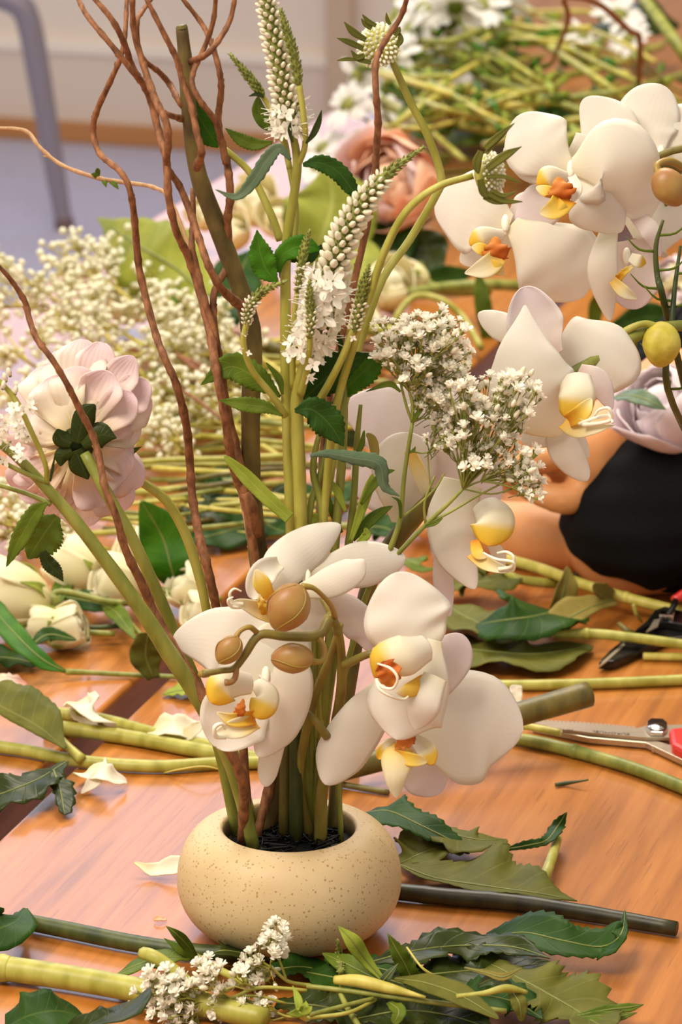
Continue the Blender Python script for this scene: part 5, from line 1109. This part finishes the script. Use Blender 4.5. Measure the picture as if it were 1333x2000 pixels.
leafthing('pale pointed leaf rising against the foot of the bowl vase', [T(750, 1915, .02), T(715, 1875, .03), T(690, 1840, .042), T(660, 1808, .05)], [5, 12, 16, 2], 'leaf_light', serr=.0, teeth=6, N=Vector((.2, -.9, .4)))
leafthing('broad light leaf lying behind the yellow cut stem', [T(745, 1918, .018), T(710, 1900, .02), T(670, 1880, .022), T(630, 1862, .02)], [5, 18, 18, 3], 'leaf_mid', serr=.0, teeth=6, N=Vector((0, -.6, .7)))
leafthing('narrow dark leaf with saw teeth pointing up out of the heap', [T(806, 1915, .02), T(792, 1885, .03), T(775, 1855, .04), T(757, 1822, .05)], [18, 18, 14, 1], 'leaf_mid', serr=.14, teeth=10, N=Vector((.1, -.9, .4)))
leafthing('small grey-green leaf leaning on the yellow cut stem', [T(742, 1925, .024), T(758, 1905, .032), T(778, 1882, .038)], [7, 9, 1], 'leaf_grey', serr=.0, teeth=6, N=Vector((.1, -.9, .4)))
leafthing('long olive leaf blade lying over the stems at the front of the heap', [T(772, 1912, .026), T(830, 1920, .03), T(900, 1945, .03), T(975, 1990, .024)], [(3, 3), (18, 16), (22, 20), (6, 6)], 'leaf_olive', serr=.0, teeth=6, N=Vector((0, -.6, .8)))
leafthing('small leaf curling from the end of the thin stem in the heap', [T(760, 1958, .018), T(780, 1975, .022), T(770, 2000, .016)], [5, 14, 8], 'leaf_mid', serr=.08, teeth=6, N=Vector((0, -.6, .8)))
leafthing('drooping dull leaf below the jointed stem of the heap', [T(1000, 1936, .03), T(1015, 1960, .026), T(1020, 1995, .016)], [8, 16, 6], 'leaf_olive', serr=.02, teeth=6, N=Vector((0, -.7, .7)))
for lb, a in (('slim toothed leaf pointing out over bare wood at the end of the heap', [(1128, 1984), (1180, 1974), (1230, 1968), (1258, 1962)]), ('lower slim leaf of the pair at the end of the heap', [(1125, 1990), (1170, 1984), (1210, 1986), (1245, 1978)]), ('short light leaf under the slim pair at the end of the heap', [(1130, 1990), (1160, 1995), (1190, 2005), (1210, 2012)])):
    leafthing(lb, [T(q[0], q[1], .012) for q in a], [3, 9, 8, 1], 'leaf_mid', serr=.1, teeth=10, N=Vector((0, -.6, .8)))
leafthing('bluish curled leaf tip under the pointed sprig of the heap', [T(935, 1925, .024), T(965, 1912, .032), T(1000, 1925, .02)], [5, 13, 6], 'leaf_grey', serr=.1, teeth=8, N=Vector((0, -.8, .5)))
leafthing('split narrow leaf tip resting on the dark leaves', [T(908, 1890, .036), T(950, 1900, .036), T(985, 1908, .036), T(1020, 1890, .04)], [2, 5, 8, 1], 'leaf_dry', serr=0, teeth=6, N=Vector((0, -.8, .5)))
stemthing('yellow-green stem cut to a point on top of the heap', [(655, 1914, .026), (700, 1916, .028), (760, 1930, .026), (832, 1948, .024)], [9, 13, 11, 3], 'stem_yellow')
stemthing('long thin green stem crossing the heap under the yellow one', [(600, 1926, .022), (700, 1938, .022), (850, 1958, .02), (990, 1975, .016)], [5, 5.5, 5.5, 5], 'stem_mid')
stemthing('thin stem ending at the small curled leaf', [(605, 1982, .018), (670, 1965, .02), (730, 1950, .02)], [4.5, 4.5, 4.5], 'stem_mid')
stemthing('second thin stem running under the pointed sprig', [(600, 1988, .016), (680, 1978, .018), (735, 1952, .018)], [4, 4, 4], 'stem_light')
stemthing('short jointed light stem on the dark leaves', [(892, 1946, .03), (945, 1940, .032), (990, 1930, .034), (1030, 1938, .03)], [5, 5.5, 8, 4], 'stem_light')
stemthing('green stem sloping down off the clippings heap beside the pale sepal cluster', [(665, 1940, .02), (680, 1970, .016), (705, 2010, .01)], [5, 6, 6], 'stem_mid')
stemthing('thin dry stalk leaning on the dark leaf of the heap', [(795, 1850, .04), (825, 1890, .034), (858, 1912, .026)], [2, 2.5, 4], 'stem_yellow')
vs_ = thing('veronica_tip', 'small green veronica tip lying upright against the foot of the vase', 'veronica', T(668, 1930, .01))
tube('stem', [T(668, 1930, .012), T(667, 1912, .02), T(666, 1895, .028)], [5, 5, 5], 'stem_light', vs_)
spike(vs_, [T(666, 1898, .028), P(664, 1870, T(668, 1930).y - .004), P(660, 1835, T(668, 1930).y - .006)], [13, 12, 5], 60, 0)
def gheads(label, org, nodes, heads, Y, n, size, stems):
    g = thing('babys_breath', label, 'baby\'s breath', org); mb = gyps(g, nodes, heads, Y, n, size, jit=.008)
    for pts, r in stems: tube_into(mb, PL(pts, Y), r, 6, 4)
    mb.build('stems', 'stem_light', g); return g
y1 = T(400, 1985, .0).y
gheads('loose baby\'s breath cutting lying over the thick stem in front of the vase', T(600, 1960, .005), [(500, 1930), (450, 1950), (400, 1965)], [(300, 1955, 55, 40, 2, 16), (345, 1915, 40, 36, 2, 14), (400, 1900, 40, 34, 1, 14), (390, 1945, 60, 36, 1, 18), (360, 1985, 60, 24, 2, 14), (450, 1935, 30, 30, 0, 6)], y1 - .006, 150, 17,
       [([(600, 1935), (550, 1930), (500, 1930), (450, 1950), (400, 1965), (340, 1975)], [4, 4, 4, 3.5, 3, 2]), ([(560, 1960), (500, 1945), (450, 1950)], [3, 3, 3])])
y2 = T(530, 1935, .0).y
gheads('small baby\'s breath sprig propped against the foot of the bowl vase', T(600, 1930, .008), [(560, 1915), (530, 1890), (545, 1870)], [(500, 1880, 34, 40, 1, 22), (530, 1850, 30, 30, 2, 12), (540, 1820, 10, 12, 2, 2), (525, 1910, 50, 22, 1, 12)], y2 - .004, 70, 16,
       [([(610, 1925), (585, 1922), (560, 1915), (530, 1890), (505, 1875)], [5, 4.5, 4, 3, 2]), ([(560, 1915), (552, 1890), (545, 1870), (545, 1840)], [3, 2.5, 2, 1.5])])
gheads('tiny baby\'s breath sprig at the front edge of the heap', T(600, 1985, .006), [(560, 1985), (540, 1975)], [(508, 1970, 26, 16, 1, 8), (515, 1955, 24, 12, 1, 4), (520, 1990, 30, 14, 0, 5)], T(520, 1990, 0).y - .004, 24, 14,
       [([(620, 1990), (585, 1985), (560, 1985), (530, 1972)], [4, 4, 3, 2])])
calx = stemthing('pale pointed sepal cluster on a thin stem at the front of the heap', [(600, 1992, .02), (590, 1985, .024), (585, 1975, .028)], [4, 6, 8], 'stem_light', name='sepal_cluster')
for b_ in ((572, 1925), (598, 1955), (610, 1965), (560, 1980)):
    blade('sepal', [T(586, 1980, .026), T((586 + b_[0]) / 2 + 4, (1980 + b_[1]) / 2, .032), T(b_[0], b_[1], .034)], [6, 8, 1], 'leaf_light', calx, N=Vector((0, -.8, .5)), fold=.2, tip=.1)

# ------------------------------------------------------------------ heap behind : baby's breath pile, stems, big leaves
GS = 'heap of baby\'s breath on the far side of the table'
def gheap(label, pts, n, spread, r0=5.5, fs=7.6):
    ps = [T(*q) for q in pts]; o = thing('babys_breath', label, 'baby\'s breath', ps[0].copy(), GS)
    ms, mf = MB(), MB(); tube_into(ms, ps, [r0, r0 * .8, r0 * .5][:len(ps)] if len(ps) == 3 else r0, 5, 4)
    subs = []
    for j in range(n // 14):
        t = rnd(.25, .95); p = curve(ps, t); d = (ps[-1] - ps[0]).normalized()
        q = p + d * rnd(.0, spread) + Vector((rnd(-1, 1), rnd(-1, 1), rnd(-.25, .8))) * spread * .8; q.z = max(q.z, .006)
        tube_into(ms, [p, (p + q) * .5 + rvec() * .003, q], [r0 * .5, r0 * .4, r0 * .3], 4, 3); subs.append((q, (q - p).normalized()))
    for i in range(n):
        q, d = random.choice(subs); f = q + d * rnd(0, .018) + rvec() * .014; f.z = max(f.z, .004)
        tube_into(ms, [q, f], [r0 * .28, r0 * .22], 3, 1)
        ellipsoid_into(mf, f, d + rvec() * .4, fs * .9 * pxm(f) * rnd(.7, 1.2), fs * pxm(f) * rnd(.7, 1.2), 4, 6)
    ms.build('stems', 'stem_yellow', o); mf.build('florets', 'floret_cream', o)['kind'] = 'stuff'
    return o
LBS = ["farthest fluff of cream baby's breath overhanging the table edge near the stool leg", "cream baby's breath spray rising highest against the carpet", "cream baby's breath spray spread behind the long outer willow twig", "cream baby's breath spray under the large round yellow-green leaf", "cream baby's breath spray directly above the pale pink dahlia", "sparse baby's breath hidden mostly behind the pale pink dahlia", "baby's breath spray below the drooping veronica florets, by the dark leaves", "baby's breath spray behind the willow bundle, beside the thick branch", "small baby's breath spray between the willow bundle and the thick branch", "sparse baby's breath lying over the heaped green stems", "lowest baby's breath spray, beside the cream roses", "baby's breath spray spilling over the table edge beside the willow twig", "baby's breath spray low behind the thick branch and veronica leaves"]
for LB, (pts, n, sp) in zip(LBS, (([(330, 790, .02), (200, 650, .05), (70, 560, .075)], 260, .035), ([(380, 720, .03), (260, 590, .06), (140, 505, .085)], 260, .032), ([(500, 820, .02), (370, 720, .045), (240, 650, .06)], 220, .032),
                   ([(560, 780, .03), (430, 660, .05), (300, 585, .065)], 200, .03), ([(260, 900, .02), (130, 760, .045), (10, 680, .05)], 220, .034), ([(300, 980, .01), (180, 900, .03), (20, 820, .04)], 160, .03),
                   ([(250, 1020, .01), (120, 1000, .02), (-20, 985, .03)], 200, .026), ([(560, 900, .015), (430, 820, .035), (320, 770, .04)], 220, .03), ([(570, 740, .03), (480, 680, .05), (420, 640, .055)], 150, .028),
                   ([(470, 950, .01), (360, 880, .025), (270, 840, .03)], 160, .026), ([(220, 1075, .01), (110, 1055, .02), (10, 1050, .02)], 170, .022), ([(240, 720, .03), (100, 610, .06), (-20, 600, .06)], 230, .034), ([(560, 850, .02), (500, 790, .03), (440, 740, .04)], 150, .025))):
    gheap(LB, pts, int(n * .8), sp)
leafthing('large round yellow-green leaf with toothed edge standing in front of the carpet', [T(405, 580, .085), T(345, 525, .095), T(280, 485, .10), T(188, 425, .10)], [(20, 20), (66, 66), (84, 78), (4, 10)], 'leaf_pale', N=None, serr=.12, teeth=12, fold=-.08, ribr=3, tip=.3, tilt=10)
leafthing('narrow green leaf drooping in front of the round yellow-green one', [T(318, 455, .10), T(318, 540, .08), T(335, 590, .075), T(375, 620, .06)], [2, 8, 11, 3], 'leaf_green', N=None, serr=0, teeth=6, rib=False)
leafthing('dark rounded leaf right behind the thick branch', [T(420, 660, .03), T(440, 600, .055), T(465, 540, .07), T(490, 490, .08)], [16, 48, 50, 14], 'leaf_dark', N=None, serr=0, teeth=6, tip=.3)
leafthing('blurred pale yellow-green leaf behind the tall veronica', [T(600, 520, .04), T(630, 460, .07), T(650, 390, .1), T(640, 325, .13)], [40, 86, 90, 40], 'leaf_pale', N=None, serr=0, teeth=6, tip=.5, rib=False, base=.2)
leafthing('second pale leaf leaning behind the white veronica spike', [T(690, 600, .02), T(705, 540, .045), T(720, 470, .07)], [30, 52, 40], 'leaf_pale', N=None, serr=0, teeth=6, tip=.5, rib=False)
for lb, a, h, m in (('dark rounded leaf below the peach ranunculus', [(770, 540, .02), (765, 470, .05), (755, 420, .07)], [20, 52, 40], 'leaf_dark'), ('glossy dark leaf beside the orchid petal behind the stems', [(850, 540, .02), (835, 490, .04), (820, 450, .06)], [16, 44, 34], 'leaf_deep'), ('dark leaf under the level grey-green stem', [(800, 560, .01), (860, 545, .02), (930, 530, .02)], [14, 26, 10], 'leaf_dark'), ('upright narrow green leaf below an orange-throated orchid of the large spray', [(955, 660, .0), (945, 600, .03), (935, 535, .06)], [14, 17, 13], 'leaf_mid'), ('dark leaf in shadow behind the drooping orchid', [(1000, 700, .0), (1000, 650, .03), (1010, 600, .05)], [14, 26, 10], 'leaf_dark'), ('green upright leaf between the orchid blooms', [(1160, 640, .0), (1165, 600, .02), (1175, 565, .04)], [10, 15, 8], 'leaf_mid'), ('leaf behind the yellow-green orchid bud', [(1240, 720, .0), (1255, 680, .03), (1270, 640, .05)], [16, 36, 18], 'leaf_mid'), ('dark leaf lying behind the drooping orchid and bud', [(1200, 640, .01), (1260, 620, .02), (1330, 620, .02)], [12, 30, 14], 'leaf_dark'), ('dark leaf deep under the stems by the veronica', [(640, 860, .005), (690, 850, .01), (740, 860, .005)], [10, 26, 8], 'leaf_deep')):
    leafthing(lb, [T(*q) for q in a], h, m, N=None, serr=0, teeth=6, tip=.4, rib=False)
# cream blossoms half buried in the heap
CB = 'cream blossoms buried in the heap'
for i, (x_, y_, z_, r_) in enumerate(((500, 400, .05, 56), (455, 455, .04, 44), (545, 430, .05, 46), (250, 590, .03, 52), (330, 620, .03, 40), (760, 560, .04, 58), (400, 420, .04, 40), (720, 640, .02, 36), (385, 700, .02, 30))):
    rose('soft cream blossom half buried in the heap of stems', T(x_, y_, z_), Vector((rnd(-.6, .3), -.5, .5)), r_ * .00046, layers=2, sep=False, name='cream_blossom', cat='blossom', group=CB, open_=.4)
bl = rose('cream blossom with green sepals facing away beneath the peach ranunculus', T(800, 545, .04), Vector((-.8, .2, .2)), 42 * .00048, [T(880, 570, .03), T(960, 568, .03)], open_=.3, stemr=9, name='cream_blossom', cat='blossom')
# stems lying in the heap behind the vase
SG = 'green stems heaped behind the arrangement'
SL = 'thin green stem lying in the tangle behind the arrangement'
for i in range(84):
    y_ = rnd(660, 1035); x0 = rnd(120, 430); x1 = x0 + rnd(180, 330); sl = rnd(-.16, .22); z_ = rnd(.004, .03)
    stemthing(SL, [(x0, y_ + sl * 100, z_), ((x0 + x1) / 2, y_ + rnd(-8, 8), z_ + rnd(0, .012)), (x1, y_ - sl * 100, z_)], rnd(3.5, 7), random.choice(['stem_light', 'stem_mid', 'stem_light', 'stem_yellow', 'stem_yellow', 'stem_olive']), group=SG, name='stem_cutting')
for i in range(16):
    y_ = rnd(560, 1010); x0 = rnd(560, 700); x1 = x0 + rnd(150, 300); sl = rnd(-.2, .2); z_ = rnd(.004, .025)
    stemthing(SL, [(x0, y_ + sl * 80, z_), ((x0 + x1) / 2, y_ + rnd(-8, 8), z_), (x1, y_ - sl * 80, z_)], rnd(3.5, 7), random.choice(['stem_light', 'stem_mid', 'stem_olive', 'stem_dark']), group=SG, name='stem_cutting')
for i in range(14):
    y_ = rnd(600, 760); x0 = rnd(620, 760); x1 = x0 + rnd(80, 200)
    stemthing('thin brown twig in the tangle behind the veronica', [(x0, y_ + rnd(-40, 40), .01), ((x0 + x1) / 2, y_, .02), (x1, y_ + rnd(-40, 40), .01)], rnd(2.5, 4.5), 'willow_bark', group='brown twigs in the tangle', name='brown_twig', cat='twig')
for i in range(7):
    x0, y_ = rnd(180, 420), rnd(560, 760)
    stemthing('thin brown twig lying across the baby\'s breath heap', [(x0, y_, .06), (x0 + 60, y_ + rnd(10, 40), .06), (x0 + 140, y_ + rnd(30, 90), .045)], rnd(2.5, 6), 'willow_bark', group='brown twigs on the baby\'s breath', name='brown_twig', cat='twig')
for lb, p, r, m in (('thick light green stem running level behind the veronica spikes', [(640, 640, .03), (720, 642, .03), (800, 655, .03), (860, 670, .03)], 13, 'stem_light'), ('grey-green stem lit along its top below the big orchids', [(800, 572, .04), (880, 560, .04), (960, 556, .04), (1040, 560, .03)], 11, 'stem_mid'), ('hooked pale stem arching out of the tangle by the cream blossom', [(760, 680, .0), (775, 620, .03), (810, 580, .045), (860, 585, .045), (905, 620, .03), (940, 680, .01)], 7, 'stem_light'), ('brownish-green stem under the willow bundle', [(490, 660, .03), (560, 690, .03), (640, 700, .03)], 12, 'stem_olive'), ('level stem behind the branch foot', [(380, 1012, .012), (480, 1018, .012), (600, 1026, .012), (800, 1030, .01)], 7, 'stem_mid'), ('yellow stem showing below the branch foot', [(430, 1050, .006), (510, 1046, .006), (600, 1040, .006)], 8, 'stem_yellow'), ('level green stem right behind the dahlia', [(250, 905, .03), (340, 898, .03), (440, 896, .03), (560, 890, .03)], 6, 'stem_light')):
    stemthing(lb, p, r, m, name='stem_cutting')
# peach ranunculus
rn = rose('large peach ranunculus with many ruffled layers in the heap behind the veronica', T(775, 365, .095), Vector((-.35, -.75, .35)), 86 * .00056, [T(830, 470, .03), T(860, 520, .01)], pmats=['peach_petal', 'peach_petal', 'peach_pale'], layers=6, open_=.45, name='ranunculus', cat='ranunculus')
blade('petal', [T(775, 400, .09), T(800, 415, .075), T(815, 440, .06)], [20, 32, 26], 'peach_pale', rn, tip=.5)
# far heap : green stems, daisies
FS = 'far heap of green stems'
for i in range(84):
    y_ = rnd(20, 330); x0 = rnd(690, 1150); ln = rnd(110, 300); sl = rnd(-.8, .6); z_ = rnd(.01, .13)
    if y_ > 250 and x0 < 900: y_ -= 110
    o = stemthing('blurred green stem in the far heap beyond the big orchids', [(x0, y_ + sl * ln * .5, z_), (x0 + ln * .5, y_ + rnd(-15, 15), z_ + rnd(-.01, .03)), (x0 + ln, y_ - sl * ln * .5, max(.005, z_ + rnd(-.04, .02)))], rnd(4, 8), random.choice(['stem_light', 'stem_yellow', 'stem_yellow', 'stem_mid', 'stem_light']), group=FS, name='stem_cutting')
    for k in range(4):
        bx, by = x0 + rnd(.1, .9) * ln, y_ + rnd(-20, 20); a = rnd(-3, 3)
        blade('leaf', [T(bx, by, z_), T(bx + 22 * math.cos(a), by + 12 * math.sin(a), z_ + .01), T(bx + 46 * math.cos(a), by + 26 * math.sin(a), z_ + .006)], [3, rnd(5, 10), 1], random.choice(['leaf_mid', 'leaf_light', 'leaf_light', 'leaf_green']), o, nu=6, nv=2, tip=.1)
for i, (p, h, m) in enumerate((([(720, 200, .02), (800, 180, .04), (880, 195, .03)], [10, 40, 10], 'leaf_dark'), ([(900, 150, .02), (980, 130, .05), (1060, 150, .03)], [10, 44, 10], 'leaf_dark'), ([(1000, 230, .02), (1060, 215, .04), (1140, 230, .02)], [10, 36, 10], 'leaf_dark'), ([(930, 70, .06), (990, 60, .08), (1060, 75, .06)], [8, 30, 8], 'leaf_green'), ([(820, 140, .05), (880, 125, .07), (930, 140, .05)], [8, 30, 8], 'leaf_mid'), ([(1090, 260, .01), (1150, 250, .03), (1240, 260, .01)], [8, 36, 8], 'leaf_mid'), ([(1180, 40, .06), (1250, 30, .08), (1330, 50, .06)], [8, 44, 8], 'leaf_deep'), ([(870, 270, .01), (940, 262, .03), (1010, 270, .01)], [8, 24, 8], 'leaf_mid'))):
    leafthing('blurred leaf deep in the far heap of stems', [T(*q) for q in p], h, m, N=Vector((0, -.7, .7)), serr=0, teeth=6, rib=False, group='leaves in the far heap', tip=.3)
stemthing('thick green stem slanting high over the far heap beside the dark willow twig', [(1245, -20, .22), (1290, 40, .2), (1340, 110, .17), (1420, 220, .1)], [11, 12, 12, 12], 'stem_mid', name='stem_cutting')
dproto = None
def pm_mesh():
    mb = MB(); blade_into(mb, [Vector((0, .15, 0)), Vector((0, .6, .06)), Vector((0, 1.0, -.02))], [.08, .17, .14], N=UP, meters=True, nu=6, nv=2, tip=.4)
    o = mb.build('p', 'daisy_white', None, Vector((0, 0, 0))); me = o.data; me.name = 'daisy_petal'; bpy.data.objects.remove(o); return me
PMESH = pm_mesh()
def cmesh():
    mb = MB(); ellipsoid_into(mb, Vector((0, 0, 0)), UP, .2, .33, 6, 10); ellipsoid_into(mb, Vector((0, 0, -.14)), UP, .2, .3, 6, 10, 1)
    o = mb.build('c', ['calyx_green', 'leaf_mid'], None, Vector((0, 0, 0))); me = o.data; me.name = 'daisy_centre'; bpy.data.objects.remove(o); return me
CMESH = cmesh()
def daisy(pos, axis, R, label, group):
    o = thing('daisy', label, 'daisy', pos, group)
    inst('centre', CMESH, o, pos, axis, R)
    for k in range(15):
        p = inst('petal', PMESH, o, pos, axis, R * rnd(.9, 1.1)); p.rotation_quaternion = p.rotation_quaternion @ Quaternion((0, 0, 1), 2 * PI * k / 15 + rnd(-.1, .1)) @ Quaternion((1, 0, 0), rnd(-.3, .3))
    sd = tube('stem', [pos - axis * R * .2, Vector((pos.x - axis.x * .05 + .03, pos.y - axis.y * .05, max(.004, pos.z - axis.z * .05 - .02))), Vector((0, 0, max(.003, pos.z - .05 - axis.z * .08))) + (pos - axis * .08 + Vector((.10, .02, 0))) * 1.0 - Vector((0, 0, (pos - axis * .08).z))], .0022, 'stem_mid', o, 6, 4, rm=True)
    return o
for (x_, y_, z_, r_, ax) in ((700, 150, .10, 60, (-.7, -.3, .3)), (680, 205, .08, 50, (-.5, -.4, .5)), (760, 215, .07, 50, (.3, -.3, .7)), (830, 20, .16, 62, (-.4, -.4, .6)), (880, 35, .15, 62, (.3, .6, .4)), (800, 60, .14, 56, (-.7, -.2, .5)), (940, 10, .15, 52, (0, -.5, .6)), (700, 265, .05, 42, (-.4, .2, .7)), (985, 5, .15, 50, (.3, .4, .6)), (1210, 30, .12, 56, (.2, -.4, .7)), (1230, 75, .1, 44, (-.3, -.4, .7)), (900, 175, .05, 46, (-.2, -.5, .5)), (680, 300, .03, 40, (-.5, -.2, .7)), (630, 290, .03, 46, (-.5, -.3, .6)), (620, 330, .02, 36, (0, -.4, .7)), (1140, 70, .1, 40, (.2, -.3, .7)), (770, 110, .12, 50, (-.5, -.4, .5)), (890, 10, .17, 50, (0, .5, .6))):
    daisy(T(x_, y_, z_), Vector(ax).normalized(), r_ * .00068, 'blurred white daisy with green centre in the far heap', 'white daisies in the far heap')
# feathery green growth at the right frame edge
for lb, pts in (('feathery green sprig hanging beside the yellow-green orchid bud', [(1305, 760, .12), (1312, 660, .12), (1318, 570, .13), (1330, 480, .14)]), ('thin curled green sprig in front of the lower big orchid', [(1300, 600, .13), (1285, 540, .13), (1282, 480, .13), (1296, 430, .13)])):
    o = thing('feathery_sprig', lb, 'sprig', T(1400, 1180, 0))
    ps = PL(pts); tube('stem', [T(1400, 1180, 0), P(1380, 950, .25)] + ps, [7, 7, 7, 6, 5, 3], 'stem_darkgreen', o, 8)
    for k in range(5):
        p = curve(ps, k / 5); s_ = -1 if k % 2 else 1
        tube('leaflet', [p, p + Vector((s_ * .010, -.003, .002)), p + Vector((s_ * .018, -.004, .010))], [3, 2.5, 1], 'leaf_mid', o, 5, 3)
# lilac-pink dahlia by the sleeve, and a grey-green leaf on it
pk = rose('ruffled lilac-pink dahlia lying next to the black sleeve', P(1308, 806, .595), Vector((-.5, -.4, .6)), 88 * .00037, None, layers=5, sep=False, pmats=['dahlia_lilac', 'dahlia_lilac', 'orchid_blush'], open_=.5, name='dahlia', cat='dahlia')
leafthing('blue-grey leaf resting on the lilac-pink dahlia', [P(1202, 775, .585), P(1235, 773, .565), P(1270, 784, .55), P(1302, 800, .545)], [(3, 3), (13, 13), (14, 14), (2, 2)], 'leaf_grey', N=Vector((.1, -.7, .7)), serr=.04, teeth=10)
for (x_, y_, z_, r_) in ((1320, 540, .05, 40), (1330, 590, .03, 34)):
    rose('pale blossom behind the feathery green sprig', T(x_, y_, z_), Vector((-.6, -.5, .4)), r_ * .00046, layers=2, sep=False, pmats=['dahlia_lilac', 'rose_cream'], name='pale_blossom', cat='blossom', group='pale blossoms at the frame edge', open_=.4)

# ------------------------------------------------------------------ person : two bare forearms and black sleeves
body = thing('person', 'person leaning over the table with bare forearms and black sleeves, working with flowers', 'person', T(1500, 1150, 0))
mb = MB()
def limb(pts, r, sides=18, seg=5): tube_into(mb, pts, r, sides, seg, True)
# lower arm : forearm along the table to a loosely closed hand behind the orchids
EB, SB = Vector((.56, .66, .10)), Vector((.86, .95, .34))
W2, H2 = P(955, 1035, .70), P(890, 985, .745)
limb([SB, EB, P(1300, 1072, .62), P(1160, 1052, .66), P(1040, 1046, .68), W2], [.05, .047, .034, .0275, .0258, .0235])
limb([W2, (W2 + H2) * .5, H2], [.0235, .026, .024])
for k in range(4):
    b = H2 + Vector((-.002, -.012 + .011 * k, .008 - .003 * k)); limb([b, b + Vector((-.020, .012, .006)), b + Vector((-.030, .014, -.010)), b + Vector((-.018, .010, -.018))], [.0098, .0092, .0085, .007], 10)
limb([W2 + Vector((-.012, -.012, .006)), W2 + Vector((-.034, -.03, .012)), W2 + Vector((-.056, -.03, .010))], [.013, .0105, .0085], 10)
# upper arm of the picture : forearm coming down from the right, hand closed around stems
EA, SA = P(1560, 640, .72), Vector((.84, .78, .40))
W1, H1 = P(1160, 880, .63), P(1100, 915, .61)
limb([SA, EA, P(1400, 720, .69), P(1290, 790, .665), P(1215, 845, .645), W1], [.048, .045, .038, .034, .031, .029])
limb([W1, (W1 + H1) * .5, H1], [.029, .030, .024])
for k in range(4):
    b = H1 + Vector((-.004, -.004 + .012 * k, .010 - .004 * k)); limb([b, b + Vector((-.022, -.006, -.002)), b + Vector((-.036, .004, -.016)), b + Vector((-.024, .012, -.028))], [.0105, .0098, .009, .0075], 10)
limb([W1 + Vector((.0, -.014, -.018)), W1 + Vector((-.018, -.03, -.028)), W1 + Vector((-.034, -.03, -.026)), W1 + Vector((-.052, -.02, -.022))], [.015, .0125, .011, .009], 10)
ellipsoid_into(mb, Vector((.94, .9, .40)), Vector((.1, 1, 0)), .20, .10, 12, 16)
sk = mb.build('body', 'skin', body, ORG[body.name])
rm_ = sk.modifiers.new('remesh', 'REMESH'); rm_.mode = 'VOXEL'; rm_.voxel_size = .0032; rm_.use_smooth_shade = True
sm_ = sk.modifiers.new('smooth', 'SMOOTH'); sm_.factor = .5; sm_.iterations = 6
def sleeve(pts, r, folds, amp, parent):
    mb = MB(); n = (len(pts) - 1) * 8; sides = 72; vs = []; uv = []
    for i in range(n + 1):
        t = i / n; c = curve(pts, t); tg = (curve(pts, min(1, t + .02)) - curve(pts, max(0, t - .02))).normalized()
        a = tg.cross(UP).normalized(); b = a.cross(tg)
        for k in range(sides):
            an = 2 * PI * k / sides; rr = interp(r, t)
            f = 1 + amp * (math.sin(an * folds + 2 * math.sin(t * 5)) * .5 + math.sin(an * 3 + t * 9) * .5) * (1.2 - t * .6)
            f += .03 * math.sin(t * 26 + 2 * math.sin(an * 2))
            vs.append(c + (a * math.cos(an) + b * math.sin(an)) * rr * f); uv.append((t, k / sides))
    fs = [(i * sides + k, i * sides + (k + 1) % sides, (i + 1) * sides + (k + 1) % sides, (i + 1) * sides + k) for i in range(n) for k in range(sides)]
    mb.add(vs, fs, 0, uv); return mb.build('sleeve', 'black_fabric', parent, thick=.0012)
sleeve([P(1178, 1030, .655), P(1205, 1012, .635), P(1252, 998, .62), P(1315, 995, .62), P(1400, 990, .63), EB, SB + Vector((.04, 0, 0))], [.030, .047, .0570, .0580, .058, .07, .10], 13, .035, body)
sleeve([P(1296, 772, .70), P(1330, 752, .70), P(1400, 715, .70), EA, SA + Vector((.06, 0, 0))], [.040, .046, .05, .06, .10], 11, .04, body)
